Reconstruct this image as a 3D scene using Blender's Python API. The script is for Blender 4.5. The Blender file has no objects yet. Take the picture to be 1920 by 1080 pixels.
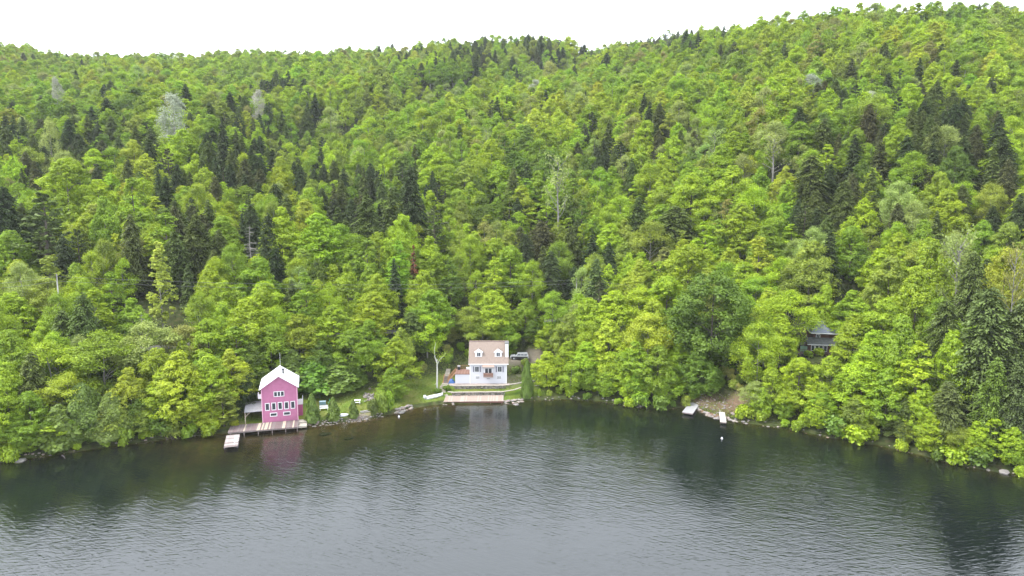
import bpy, math, random
import numpy as np
from mathutils import Vector, Matrix

# ------------------------------------------------------------------ camera, sky, sun, exposure
SC = bpy.context.scene
COL = SC.collection
PITCH = math.radians(8.0)
CAM_Z = 45.0
cam = bpy.data.cameras.new('camera')
cam_o = bpy.data.objects.new('camera', cam)
COL.objects.link(cam_o)
cam.sensor_width = 36.0
cam.lens = 24.0
cam.clip_start = 0.5
cam.clip_end = 6000
cam_o.location = (0, 0, CAM_Z)
cam_o.rotation_euler = (math.radians(90) - PITCH, 0, 0)
SC.camera = cam_o

SUN_EL, SUN_AZ = math.radians(56), math.radians(-105)      # azimuth from +Y towards +X
world = bpy.data.worlds.new('World')
SC.world = world
world.use_nodes = True
wn = world.node_tree
bg = wn.nodes['Background']
sky = wn.nodes.new('ShaderNodeTexSky')
sky.sky_type = 'NISHITA'
sky.sun_disc = False
sky.sun_elevation = SUN_EL
sky.sun_rotation = SUN_AZ
sky.air_density = 1.0
sky.dust_density = 4.0
hs = wn.nodes.new('ShaderNodeHueSaturation')               # thin overcast: the sky has lost its blue
hs.inputs['Saturation'].default_value = 0.12
wn.links.new(sky.outputs[0], hs.inputs['Color'])
deck = wn.nodes.new('ShaderNodeMix')                       # even white cloud deck over the clear-sky light
deck.data_type = 'RGBA'
deck.inputs[0].default_value = 0.72
deck.inputs[7].default_value = (8.1, 8.7, 9.55, 1)
wn.links.new(hs.outputs[0], deck.inputs[6])
wn.links.new(deck.outputs[2], bg.inputs[0])
bg.inputs[1].default_value = 0.125
sun = bpy.data.lights.new('sun', 'SUN')
sun_o = bpy.data.objects.new('sun', sun)
COL.objects.link(sun_o)
sun.energy = 1.5
sun.angle = math.radians(14)
sun.color = (1.0, 0.96, 0.9)
sd = Vector((math.sin(SUN_AZ) * math.cos(SUN_EL), math.cos(SUN_AZ) * math.cos(SUN_EL), math.sin(SUN_EL)))
sun_o.rotation_euler = sd.to_track_quat('Z', 'Y').to_euler()
sun_o.location = (0, 0, 300)
SC.view_settings.view_transform = 'Standard'
SC.view_settings.look = 'None'
SC.view_settings.exposure = 1.68
SC.view_settings.gamma = 1.0
SC.view_settings.use_curve_mapping = False
SC.cycles.max_bounces = 8
SC.cycles.diffuse_bounces = 5
SC.cycles.transmission_bounces = 6
SC.cycles.transparent_max_bounces = 8
SC.cycles.use_denoising = True

rng = np.random.default_rng(11)
random.seed(11)

# ------------------------------------------------------------------ picture <-> place
FPX = 1280.0
cp, sp = math.cos(PITCH), math.sin(PITCH)
def ray(px, py):
    u, v = (px - 960) / FPX, (540 - py) / FPX
    return np.array([u, cp + v * sp, -sp + v * cp])
def at(px, py, z=0.0):
    d = ray(px, py)
    t = (z - CAM_Z) / d[2]
    return d[0] * t, d[1] * t
def project(x, y, z):
    dz = z - CAM_Z
    f = y * cp - dz * sp
    up = y * sp + dz * cp
    return 960 + FPX * x / f, 540 - FPX * up / f, f

SHORE_PX = [(0, 868), (60, 858), (150, 845), (250, 831), (330, 821), (420, 813), (560, 801), (600, 797), (640, 793), (690, 787),
            (735, 776), (765, 767), (800, 762), (832, 757.5), (950, 756), (985, 751), (1060, 748), (1130, 752), (1180, 762),
            (1250, 767), (1285, 764), (1312, 770), (1325, 778), (1345, 783), (1400, 793), (1480, 804), (1560, 821), (1640, 833),
            (1720, 851), (1780, 868), (1850, 882), (1920, 892)]
SH = sorted(at(px, py) for px, py in SHORE_PX)
sx = np.array([-900, -320, -130] + [p[0] for p in SH] + [130, 320, 900], float)
sy = np.array([90, 88, 100] + [p[1] for p in SH] + [96, 84, 84], float)
def ys(x):
    return np.interp(x, sx, sy)

SKY_PX = [(-400, 60), (0, 92), (60, 95), (100, 107), (170, 112), (250, 108), (380, 104), (600, 102), (700, 97), (760, 90), (820, 80),
          (900, 76), (960, 76), (1010, 78), (1060, 80), (1100, 88), (1130, 95), (1160, 92), (1200, 86), (1250, 80), (1300, 70),
          (1380, 56), (1450, 41), (1500, 31), (1560, 25), (1620, 18), (1700, 15), (1780, 10), (1850, 12), (1920, 15), (2300, 30)]
sk_a, sk_t = [], []
for px, py in SKY_PX:
    d = ray(px, py)
    sk_a.append(d[0] / d[1])
    sk_t.append(d[2] / d[1])
RD_PX = [(-400, 600), (0, 620), (330, 630), (650, 650), (900, 620), (1000, 600), (1100, 560), (1150, 520), (1300, 460), (1420, 425), (1550, 400), (1920, 380), (2300, 380)]
rd_a = [ray(p, 100)[0] / ray(p, 100)[1] for p, _ in RD_PX]
rd_r = [r for _, r in RD_PX]
BK_PX = [(-300, 85), (0, 94), (60, 97), (110, 112), (200, 150), (1000, 150), (1130, 97), (1160, 90), (1200, 83), (1250, 73), (1300, 66), (1345, 62), (1500, 60), (1920, 70)]
bk_a = [ray(*p)[0] / ray(*p)[1] for p in BK_PX]
bk_t = [ray(*p)[2] / ray(*p)[1] for p in BK_PX]

def sstep(a, b, v):
    t = np.clip((v - a) / (b - a), 0, 1)
    return t * t * (3 - 2 * t)
def boxw(x, a, b, w):
    return sstep(a - w, a + w, x) * (1 - sstep(b - w, b + w, x))

ROAD_S = (31.0, 36.5)
def lawn_weight(x, s):
    return np.maximum(boxw(x, -57, -14, 2.5) * (1 - sstep(14, 20, s)), boxw(x, -25, 9, 2.5) * (1 - sstep(26, 32, s)))
def hgt(x, y):
    x = np.asarray(x, float)
    y = np.asarray(y, float)
    s = y - ys(x)
    # lake bed
    shal = boxw(x, -62, -14, 8)
    k = 0.28 * (1 - shal) + 0.075 * shal
    bed = np.maximum(-7.0, -0.15 + s * k + np.minimum(0, s + 14) * 0.12)
    # bank and first slope
    wob = 0.35 * np.sin(x * 0.9) * np.sin(y * 0.7 + 1.3) + 0.2 * np.sin(x * 2.3 + y * 1.7)
    wood = np.interp(s, [0, 0.7, 4, 30, 31, 36.5, 38], [0.0, 0.45, 1.5, 10.6, 11.0, 11.0, 11.5]) + wob * sstep(2, 6, s) * (1 - sstep(26, 30, s))
    lawn = np.interp(s, [0, 0.7, 13, 20, 30, 31, 36.5, 38], [0.0, 0.55, 2.1, 4.3, 10.2, 11.0, 11.0, 11.5])
    lw = lawn_weight(x, s)
    lot = wood * (1 - lw) + lawn * lw
    land = np.interp(s, [0, 0.6, 3, 9, 16, 30, 31, 36.5, 38], [0, 0.18, 0.45, 1.9, 4.5, 10.4, 11, 11, 11.5]) + wob * .5 * sstep(4, 9, s) * (1 - sstep(26, 30, s))
    ldw = boxw(x, 36.5, 47, 1.5)
    lot = lot * (1 - ldw) + land * ldw
    terr = np.interp(s, [0, 0.2, 4.35, 4.45, 6.9, 7.0, 17, 19.5, 25, 30, 31, 36.5, 38],
                     [0.0, 0.25, 0.25, 1.18, 1.22, 1.85, 1.95, 4.3, 4.7, 10.2, 11, 11, 11.5])
    tw = boxw(x, -14.6, 3.4, 0.7)
    lot = lot * (1 - tw) + terr * tw
    pad = boxw(x, 60, 73, 1.2) * boxw(y, 142.6, 149.5, 1.0)
    lot = lot * (1 - pad) + np.minimum(lot, 9.7) * pad
    # hill
    a = x / np.maximum(y, 60.0)
    R = np.interp(a, rd_a, rd_r)
    zr = CAM_Z + R * np.interp(a, sk_a, sk_t) - 12.5
    y0 = ys(x) + 38
    t = (y - y0) / np.maximum(R - y0, 50)
    tt = np.clip(t, 0, 1)
    f = tt + 0.05 * np.sin(math.pi * tt)
    hill = 11.5 + (zr - 11.5) * f
    und = (3.2 * np.sin(x / 31 + 0.6) * np.sin(y / 43 + 1) + 2.4 * np.sin(x / 17 + y / 29) + 1.2 * np.sin(x / 9.0 - y / 12.0))
    hill = hill + und * np.sin(math.pi * tt) ** 0.6
    hill = hill - np.maximum(0, y - R) * 0.16
    # fold between the near right-hand slope and the farther ridge
    vc = np.interp(x, [-86, -67, -19, 66, 110], [290, 330, 400, 500, 520]) + 34
    hill = hill - 17 * np.exp(-((y - vc) / 34) ** 2) * boxw(x, -100, 62, 22)
    zb = CAM_Z + 760 * np.interp(a, bk_a, bk_t) - 9
    hill = np.where(t > 1, np.maximum(hill, zb - np.abs(y - 760) * 0.42), hill)
    return np.where(s < 0, bed, np.where(s < 38, lot, hill))
def gz(x, y):
    return float(hgt(x, y))
def ground(px, py):
    d = ray(px, py)
    t, dt = 60.0, 0.5
    while t < 900:
        p = d * t
        if p[2] + CAM_Z < gz(p[0], p[1]) or p[2] + CAM_Z < 0:
            break
        t += dt
    p = d * t
    return p[0], p[1], gz(p[0], p[1])

# ------------------------------------------------------------------ materials
MATS = {}
def mat(name, col, rough=0.7, bump=0.0, bscale=8.0, var=0.0, vscale=2.0, metal=0.0, spec=0.3, wave=None):
    if name in MATS:
        return MATS[name]
    m = bpy.data.materials.new(name)
    m.use_nodes = True
    n, l = m.node_tree.nodes, m.node_tree.links
    p = n['Principled BSDF']
    p.inputs['Roughness'].default_value = rough
    p.inputs['Metallic'].default_value = metal
    p.inputs['Specular IOR Level'].default_value = spec
    p.inputs['Base Color'].default_value = (*col, 1)
    tc = n.new('ShaderNodeTexCoord')
    if var > 0:
        nz = n.new('ShaderNodeTexNoise')
        nz.inputs['Scale'].default_value = vscale
        nz.inputs['Detail'].default_value = 5
        l.new(tc.outputs['Object'], nz.inputs['Vector'])
        mr = n.new('ShaderNodeMapRange')
        mr.inputs[1].default_value, mr.inputs[2].default_value = 0.3, 0.7
        mr.inputs[3].default_value, mr.inputs[4].default_value = 1 - var, 1 + var
        l.new(nz.outputs[0], mr.inputs[0])
        mx = n.new('ShaderNodeVectorMath')
        mx.operation = 'SCALE'
        mx.inputs[0].default_value = col
        l.new(mr.outputs[0], mx.inputs['Scale'])
        l.new(mx.outputs[0], p.inputs['Base Color'])
    if wave:                                                 # lap siding / board joints as fine relief
        wv = n.new('ShaderNodeTexWave')
        wv.wave_type = 'BANDS'
        wv.bands_direction = wave[0]
        wv.wave_profile = 'SAW'
        wv.inputs['Scale'].default_value = wave[1]
        l.new(tc.outputs['Object'], wv.inputs['Vector'])
        b = n.new('ShaderNodeBump')
        b.inputs['Strength'].default_value = wave[2]
        b.inputs['Distance'].default_value = 0.05
        l.new(wv.outputs[1], b.inputs['Height'])
        l.new(b.outputs[0], p.inputs['Normal'])
    elif bump > 0:
        nb = n.new('ShaderNodeTexNoise')
        nb.inputs['Scale'].default_value = bscale
        nb.inputs['Detail'].default_value = 6
        l.new(tc.outputs['Object'], nb.inputs['Vector'])
        b = n.new('ShaderNodeBump')
        b.inputs['Strength'].default_value = bump
        b.inputs['Distance'].default_value = 0.1
        l.new(nb.outputs[0], b.inputs['Height'])
        l.new(b.outputs[0], p.inputs['Normal'])
    MATS[name] = m
    return m

def leaf_mat(name, trans=0.35, spread=0.35, hue=(0.507, 0.490)):
    m = bpy.data.materials.new(name)
    m.use_nodes = True
    n, l = m.node_tree.nodes, m.node_tree.links
    n.remove(n['Principled BSDF'])
    out = n['Material Output']
    ti = n.new('ShaderNodeAttribute')
    ti.attribute_type = 'INSTANCER'
    ti.attribute_name = 'tint'
    va = n.new('ShaderNodeAttribute')
    va.attribute_type = 'GEOMETRY'
    va.attribute_name = 'var'
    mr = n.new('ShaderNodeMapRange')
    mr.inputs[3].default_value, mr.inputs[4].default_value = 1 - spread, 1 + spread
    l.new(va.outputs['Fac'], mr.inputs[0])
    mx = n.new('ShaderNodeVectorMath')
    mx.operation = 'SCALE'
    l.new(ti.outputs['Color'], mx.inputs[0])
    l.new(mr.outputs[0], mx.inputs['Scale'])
    # young leaves lean to yellow, older ones to blue-green
    hsv = n.new('ShaderNodeHueSaturation')
    mh = n.new('ShaderNodeMapRange')
    mh.inputs[3].default_value, mh.inputs[4].default_value = hue
    l.new(va.outputs['Fac'], mh.inputs[0])
    l.new(mh.outputs[0], hsv.inputs['Hue'])
    l.new(mx.outputs[0], hsv.inputs['Color'])
    d = n.new('ShaderNodeBsdfDiffuse')
    t = n.new('ShaderNodeBsdfTranslucent')
    g = n.new('ShaderNodeBsdfGlossy')
    g.inputs['Roughness'].default_value = 0.5
    g.inputs['Color'].default_value = (0.8, 0.85, 0.8, 1)
    l.new(hsv.outputs[0], d.inputs[0])
    l.new(hsv.outputs[0], t.inputs[0])
    m1 = n.new('ShaderNodeMixShader')
    m1.inputs[0].default_value = trans
    l.new(d.outputs[0], m1.inputs[1])
    l.new(t.outputs[0], m1.inputs[2])
    m2 = n.new('ShaderNodeMixShader')
    m2.inputs[0].default_value = 0.03
    l.new(m1.outputs[0], m2.inputs[1])
    l.new(g.outputs[0], m2.inputs[2])
    l.new(m2.outputs[0], out.inputs[0])
    return m
LEAF = leaf_mat('leaves', 0.42, 0.36)
NEEDLE = leaf_mat('needles', 0.18, 0.45, (0.508, 0.504))
BARK = mat('bark', (0.10, 0.085, 0.07), 0.9, 0.6, 6, 0.3, 3)
PALEBARK = mat('pale_bark', (0.19, 0.18, 0.16), 0.8, 0.3, 6, 0.3, 3)
WHITEBARK = mat('birch_bark', (0.44, 0.43, 0.40), 0.7, 0.3, 6, 0.2, 4)

# ------------------------------------------------------------------ object helpers
def tag(o, label=None, cat=None, group=None, kind=None):
    if label: o['label'] = label
    if cat: o['category'] = cat
    if group: o['group'] = group
    if kind: o['kind'] = kind
    return o
def empty(name, loc=(0, 0, 0), rz=0.0, label=None, cat=None, group=None):
    o = bpy.data.objects.new(name, None)
    COL.objects.link(o)
    o.location = loc
    o.rotation_euler = (0, 0, rz)
    return tag(o, label, cat, group)
class MB:
    def __init__(self):
        self.v, self.f, self.m = [], [], []
    def add(self, vs, fs, mi=0):
        b = len(self.v)
        self.v += [tuple(map(float, q)) for q in vs]
        self.f += [tuple(b + i for i in q) for q in fs]
        self.m += [mi] * len(fs)
        return self
    def box(self, c, s, rz=0, mi=0, rx=0, ry=0):
        M = Matrix.Translation(c) @ Matrix.Rotation(rz, 4, 'Z') @ Matrix.Rotation(ry, 4, 'Y') @ Matrix.Rotation(rx, 4, 'X')
        vs = [M @ Vector((x * s[0] / 2, y * s[1] / 2, z * s[2] / 2)) for x in (-1, 1) for y in (-1, 1) for z in (-1, 1)]
        return self.add(vs, [(0, 1, 3, 2), (4, 6, 7, 5), (0, 4, 5, 1), (2, 3, 7, 6), (0, 2, 6, 4), (1, 5, 7, 3)], mi)
    def tube(self, pts, rs, n=6, mi=0):
        pts = [Vector(p) for p in pts]
        vs, fs = [], []
        for i, p in enumerate(pts):
            d = (pts[min(i + 1, len(pts) - 1)] - pts[max(i - 1, 0)]).normalized()
            a = d.cross(Vector((0.3, 0.9, 0.2))).normalized()
            b = d.cross(a)
            for k in range(n):
                t = 2 * math.pi * k / n
                vs.append(p + (a * math.cos(t) + b * math.sin(t)) * rs[i])
        for i in range(len(pts) - 1):
            for k in range(n):
                fs.append((i * n + k, i * n + (k + 1) % n, (i + 1) * n + (k + 1) % n, (i + 1) * n + k))
        fs.append(tuple(range(n - 1, -1, -1)))
        fs.append(tuple((len(pts) - 1) * n + k for k in range(n)))
        return self.add(vs, fs, mi)
    def prism(self, poly, y0, y1, axis='y', mi=0):
        # poly: (a, b) outline extruded along the axis; y: a=x b=z   x: a=y b=z   z: a=x b=y
        n = len(poly)
        if axis == 'y':
            vs = [(a, y0, b) for a, b in poly] + [(a, y1, b) for a, b in poly]
        elif axis == 'x':
            vs = [(y0, a, b) for a, b in poly] + [(y1, a, b) for a, b in poly]
        else:
            vs = [(a, b, y0) for a, b in poly] + [(a, b, y1) for a, b in poly]
        fs = [tuple(range(n)), tuple(range(2 * n - 1, n - 1, -1))] + [(i, (i + 1) % n, n + (i + 1) % n, n + i) for i in range(n)]
        return self.add(vs, fs, mi)
    def rock(self, c, s, rnd, mi=0):
        vs = []
        P = [(0, 0, 1), (0, 0, -1)] + [(math.cos(k * 1.2566), math.sin(k * 1.2566), 0.45) for k in range(5)] + [(math.cos(k * 1.2566 + .63), math.sin(k * 1.2566 + .63), -0.45) for k in range(5)]
        for p in P:
            j = rnd.uniform(0.72, 1.15)
            vs.append((c[0] + p[0] * s[0] * j, c[1] + p[1] * s[1] * j, c[2] + p[2] * s[2] * j))
        fs = []
        for k in range(5):
            k2 = (k + 1) % 5
            fs += [(0, 2 + k, 2 + k2), (1, 7 + k2, 7 + k), (2 + k, 7 + k, 2 + k2), (2 + k2, 7 + k, 7 + k2)]
        return self.add(vs, fs, mi)
    def mesh(self, name, mats):
        me = bpy.data.meshes.new(name)
        me.from_pydata(self.v, [], self.f)
        mats = mats if isinstance(mats, (list, tuple)) else [mats]
        for m in mats:
            me.materials.append(m)
        if len(mats) > 1:
            me.polygons.foreach_set('material_index', self.m)
        import bmesh
        bm = bmesh.new()
        bm.from_mesh(me)
        bmesh.ops.recalc_face_normals(bm, faces=bm.faces)
        bm.to_mesh(me)
        bm.free()
        return me
    def build(self, name, mats, parent=None, loc=(0, 0, 0), rz=0.0):
        return link(name, self.mesh(name, mats), parent, loc, rz)
def link(name, me, parent=None, loc=(0, 0, 0), rz=0.0):
    o = bpy.data.objects.new(name, me)
    COL.objects.link(o)
    o.location = loc
    o.rotation_euler = (0, 0, rz)
    if parent is not None:
        o.parent = parent
    return o
def np_mesh(name, V, F, m, attrs=None, smooth=False):
    me = bpy.data.meshes.new(name)
    V = np.asarray(V, np.float32)
    F = np.asarray(F, np.int32)
    k = F.shape[1]
    me.vertices.add(len(V))
    me.vertices.foreach_set('co', V.ravel())
    me.loops.add(F.size)
    me.loops.foreach_set('vertex_index', F.ravel())
    me.polygons.add(len(F))
    me.polygons.foreach_set('loop_start', np.arange(0, F.size, k, dtype=np.int32))
    for an, av in (attrs or {}).items():
        a = me.attributes.new(an, 'FLOAT', 'POINT')
        a.data.foreach_set('value', np.asarray(av, np.float32))
    me.update(calc_edges=True)
    if smooth:
        me.polygons.foreach_set('use_smooth', np.ones(len(F), bool))
    if m:
        for q in (m if isinstance(m, list) else [m]):
            me.materials.append(q)
    return me
def copy_part(src, name, parent, loc=None, rz=None):
    c = src.copy()
    c.name = name
    COL.objects.link(c)
    c.parent = parent
    if loc is not None: c.location = loc
    if rz is not None: c.rotation_euler = (0, 0, rz)
    return c

# ------------------------------------------------------------------ terrain
def smask(x, y):
    s = y - ys(x)
    return s
def build_terrain():
    xs = np.unique(np.concatenate([np.arange(-900, -120, 14.0), np.arange(-120, 120, 0.6), np.arange(120, 901, 14.0)]))
    ss = np.concatenate([np.arange(-60, -16, 4.0), np.arange(-16, -2, 0.7), np.arange(-2, 27, 0.22), np.arange(27, 40, 0.5), np.arange(40, 100, 2.0), np.arange(100, 760, 5.0)])
    # exact steps of the terraces
    ss = np.unique(np.concatenate([ss, [0, 0.2, 4.35, 4.45, 6.9, 7.0]]))
    X, S = np.meshgrid(xs, ss)
    Y = ys(X) + S
    Z = hgt(X, Y)
    nx, ny = len(xs), len(ss)
    V = np.stack([X, Y, Z], -1).reshape(-1, 3)
    i = np.arange(nx * ny).reshape(ny, nx)
    F = np.stack([i[:-1, :-1], i[:-1, 1:], i[1:, 1:], i[1:, :-1]], -1).reshape(-1, 4)
    lw = lawn_weight(X, S)
    nz = 0.5 + 0.5 * np.sin(X * 0.7 + 2 * np.sin(Y * 0.4)) * np.sin(Y * 0.9 + X * 0.3)
    lawn = lw * sstep(0.5, 1.6, S) * (1 - sstep(13.0, 16, S)) * (0.75 + 0.25 * nz)
    right_bank = boxw(X, 38, 52, 3) * sstep(0.5, 1.5, S) * (1 - sstep(4, 9, S)) * 0.0
    gravel = boxw(X, -3.3, 2.2, 0.8) * boxw(S, 7.2, 15, 1) * .6 + boxw(X, -1, 9, 1.5) * boxw(S, 18.5, 23, 1.2) * .6 + boxw(X, -32, -29, 1.5) * boxw(S, 0.1, 2.5, .6)
    litter = boxw(X, 38, 50, 2) * boxw(S, 2.5 + 1.5 * nz, 10, 2) * (.55 + .45 * nz) + boxw(X, 36, 43, 1) * boxw(S, .0, 1.5, .5)
    m = bpy.data.materials.new('hillside_ground')
    m.use_nodes = True
    n, l = m.node_tree.nodes, m.node_tree.links
    p = n['Principled BSDF']
    p.inputs['Roughness'].default_value = 0.95
    p.inputs['Specular IOR Level'].default_value = 0.1
    tc = n.new('ShaderNodeTexCoord')
    n1 = n.new('ShaderNodeTexNoise'); n1.inputs['Scale'].default_value = 0.8; n1.inputs['Detail'].default_value = 8
    n2 = n.new('ShaderNodeTexNoise'); n2.inputs['Scale'].default_value = 0.25; n2.inputs['Detail'].default_value = 6
    n3 = n.new('ShaderNodeTexNoise'); n3.inputs['Scale'].default_value = 9.0; n3.inputs['Detail'].default_value = 4
    for q in (n1, n2, n3):
        l.new(tc.outputs['Object'], q.inputs['Vector'])
    def ramp(src, stops):
        r = n.new('ShaderNodeValToRGB')
        e = r.color_ramp.elements
        while len(e) < len(stops): e.new(0.5)
        for k, (pos, c) in enumerate(stops):
            e[k].position = pos
            e[k].color = (*c, 1)
        l.new(src, r.inputs[0])
        return r.outputs[0]
    forest = ramp(n1.outputs[0], [(0.3, (0.03, 0.028, 0.014)), (0.5, (0.045, 0.06, 0.018)), (0.7, (0.08, 0.075, 0.035))])
    grass = ramp(n2.outputs[0], [(0.32, (0.085, 0.155, 0.02)), (0.5, (0.14, 0.19, 0.03)), (0.68, (0.22, 0.21, 0.06))])
    grav = ramp(n3.outputs[0], [(0.3, (0.16, 0.13, 0.105)), (0.6, (0.30, 0.25, 0.21)), (0.75, (0.42, 0.37, 0.33))])
    litt = ramp(n3.outputs[0], [(0.3, (0.07, 0.05, 0.03)), (0.55, (0.20, 0.13, 0.09)), (0.72, (0.30, 0.22, 0.17))])
    bedc = ramp(n1.outputs[0], [(0.3, (0.035, 0.032, 0.012)), (0.5, (0.068, 0.055, 0.022)), (0.72, (0.105, 0.082, 0.04))])
    def mixc(fac, a, b):
        x = n.new('ShaderNodeMix'); x.data_type = 'RGBA'
        l.new(fac, x.inputs[0]); l.new(a, x.inputs[6]); l.new(b, x.inputs[7])
        return x.outputs[2]
    def attr(nm):
        a = n.new('ShaderNodeAttribute'); a.attribute_name = nm
        return a.outputs['Fac']
    c = mixc(attr('lawn'), forest, grass)
    c = mixc(attr('gravel'), c, grav)
    c = mixc(attr('litter'), c, litt)
    c = mixc(attr('bed'), c, bedc)
    l.new(c, p.inputs['Base Color'])
    b = n.new('ShaderNodeBump'); b.inputs['Strength'].default_value = 0.7; b.inputs['Distance'].default_value = 0.25
    l.new(n3.outputs[0], b.inputs['Height'])
    l.new(b.outputs[0], p.inputs['Normal'])
    me = np_mesh('hillside', V, F, m, {'lawn': lawn.ravel(), 'gravel': np.clip(gravel, 0, 1).ravel(), 'litter': np.clip(litter, 0, 1).ravel(),
                                       'bed': ((1 - sstep(-0.3, 0.25, Z)) * boxw(X, -66, -12, 8)).ravel()})
    tag(link('hillside', me), 'steep wooded hillside rising from the lake shore', kind='structure')
    # road on its shelf behind the houses
    rx = np.arange(-140, 140.1, 2.0)
    V, F = [], []
    for k, x in enumerate(rx):
        for s in (ROAD_S[0] + 0.3, ROAD_S[1] - 0.3):
            V.append((x, float(ys(x)) + s, 11.03))
        if k:
            F.append((2 * k - 2, 2 * k - 1, 2 * k + 1, 2 * k))
    me = np_mesh('road', V, F, mat('asphalt', (0.11, 0.105, 0.10), 0.95, 0.4, 30, 0.2, 1.5))
    tag(link('road', me), 'grey road along the foot of the hill behind the white house', kind='structure')
build_terrain()

def build_water():
    xs = np.unique(np.concatenate([[-3000, -1500, -900, -500], np.arange(-300, -120, 12.0), np.arange(-120, 120.1, 1.0), np.arange(132, 301, 12.0), [500, 900, 1500, 3000]]))
    ss = np.unique(np.concatenate([[-3000, -1000, -300, -140, -100], np.arange(-80, -20, 5.0), np.arange(-20, 2.01, 0.5)]))
    X, S = np.meshgrid(xs, ss)
    Y = ys(X) + S
    Z = np.zeros_like(X)
    dep = np.clip(-hgt(X, Y), 0, 20)
    nx, ny = len(xs), len(ss)
    i = np.arange(nx * ny).reshape(ny, nx)
    F = np.stack([i[:-1, :-1], i[:-1, 1:], i[1:, 1:], i[1:, :-1]], -1).reshape(-1, 4)
    m = bpy.data.materials.new('lake_water')
    m.use_nodes = True
    n, l = m.node_tree.nodes, m.node_tree.links
    n.remove(n['Principled BSDF'])
    out = n['Material Output']
    tc = n.new('ShaderNodeTexCoord')
    def ripple(rot, scx, scy, detail, dist=0.0, rough=0.5):
        mp = n.new('ShaderNodeMapping')
        mp.vector_type = 'TEXTURE'
        mp.inputs['Rotation'].default_value = (0, 0, math.radians(rot))
        mp.inputs['Scale'].default_value = (scx, scy, 1)
        l.new(tc.outputs['Object'], mp.inputs['Vector'])
        nz = n.new('ShaderNodeTexNoise')
        nz.inputs['Scale'].default_value = 1.0
        nz.inputs['Detail'].default_value = detail
        nz.inputs['Roughness'].default_value = rough
        nz.inputs['Distortion'].default_value = dist
        l.new(mp.outputs[0], nz.inputs['Vector'])
        return nz.outputs[0]
    def math_(op, a, b):
        q = n.new('ShaderNodeMath'); q.operation = op
        for k, v in enumerate((a, b)):
            if isinstance(v, (int, float)): q.inputs[k].default_value = v
            else: l.new(v, q.inputs[k])
        return q.outputs[0]
    def rng_(v, a, b, c, d):
        q = n.new('ShaderNodeMapRange')
        q.inputs[1].default_value, q.inputs[2].default_value, q.inputs[3].default_value, q.inputs[4].default_value = a, b, c, d
        l.new(v, q.inputs[0])
        return q.outputs[0]
    wind = ripple(12, 60, 34, 2)                              # gust patches
    side = ripple(30, 120, 90, 1)
    r1 = ripple(-30, 2.3, 0.42, 2, 0.5)                       # wavelets driven by the wind off the right shore
    r2 = ripple(9, 1.8, 0.46, 2, 0.5)
    r3 = ripple(-18, 6, 1.7, 2, 0.3)                          # longer swell
    amp = rng_(wind, 0.36, 0.62, 0.35, 1.3)
    sd_ = rng_(side, 0.4, 0.6, 0.3, 1.0)
    dp = n.new('ShaderNodeAttribute'); dp.attribute_name = 'depth'
    lee = rng_(dp.outputs['Fac'], 0.2, 6.0, 0.62, 1.0)
    h = math_('ADD', math_('MULTIPLY', math_('MULTIPLY', r1, sd_), 0.070), math_('ADD', math_('MULTIPLY', math_('MULTIPLY', r2, math_('SUBTRACT', 1.25, sd_)), 0.064), math_('MULTIPLY', r3, 0.04)))
    h = math_('MULTIPLY', h, math_('MULTIPLY', amp, lee))
    bp = n.new('ShaderNodeBump')
    bp.inputs['Strength'].default_value = 1.0
    bp.inputs['Distance'].default_value = 1.0
    l.new(h, bp.inputs['Height'])
    fr = n.new('ShaderNodeFresnel'); fr.inputs[0].default_value = 1.93
    l.new(bp.outputs[0], fr.inputs['Normal'])
    gl = n.new('ShaderNodeBsdfGlossy'); gl.inputs['Roughness'].default_value = 0.08
    l.new(bp.outputs[0], gl.inputs['Normal'])
    tr = n.new('ShaderNodeBsdfTransparent'); tr.inputs[0].default_value = (0.86, 0.80, 0.58, 1)
    df = n.new('ShaderNodeBsdfDiffuse'); df.inputs[0].default_value = (0.004, 0.007, 0.007, 1)
    # murk: how much of the bed is lost in the depth of the water
    ex = math_('SUBTRACT', 1.0, math_('POWER', 2.718, math_('MULTIPLY', dp.outputs['Fac'], -0.7)))
    m1 = n.new('ShaderNodeMixShader')
    l.new(ex, m1.inputs[0]); l.new(tr.outputs[0], m1.inputs[1]); l.new(df.outputs[0], m1.inputs[2])
    m2 = n.new('ShaderNodeMixShader')
    geo = n.new('ShaderNodeNewGeometry')                      # light leaves the water through the surface: the mirror is the upper side only
    l.new(math_('MULTIPLY', fr.outputs[0], math_('SUBTRACT', 1.0, geo.outputs['Backfacing'])), m2.inputs[0]); l.new(m1.outputs[0], m2.inputs[1]); l.new(gl.outputs[0], m2.inputs[2])
    l.new(m2.outputs[0], out.inputs[0])
    me = np_mesh('lake_water', np.stack([X, Y, Z], -1).reshape(-1, 3), F, m, {'depth': dep.ravel()})
    tag(link('lake_water', me), 'rippled dark lake reflecting the pale sky', kind='structure')
build_water()


def build_haze():
    x0, x1, y0, y1, z0, z1 = -1000, 1000, -40, 900, -9, 260
    b = MB().box(((x0 + x1) / 2, (y0 + y1) / 2, (z0 + z1) / 2), (x1 - x0, y1 - y0, z1 - z0))
    m = bpy.data.materials.new('haze')
    m.use_nodes = True
    n = m.node_tree.nodes
    n.remove(n['Principled BSDF'])
    v = n.new('ShaderNodeVolumePrincipled')
    v.inputs['Density'].default_value = 0.0001
    v.inputs['Color'].default_value = (.92, .95, 1.0, 1)
    m.node_tree.links.new(v.outputs[0], n['Material Output'].inputs['Volume'])
    tag(b.build('haze', m), 'thin pale air over the lake and hillside', kind='stuff')
build_haze()

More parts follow.
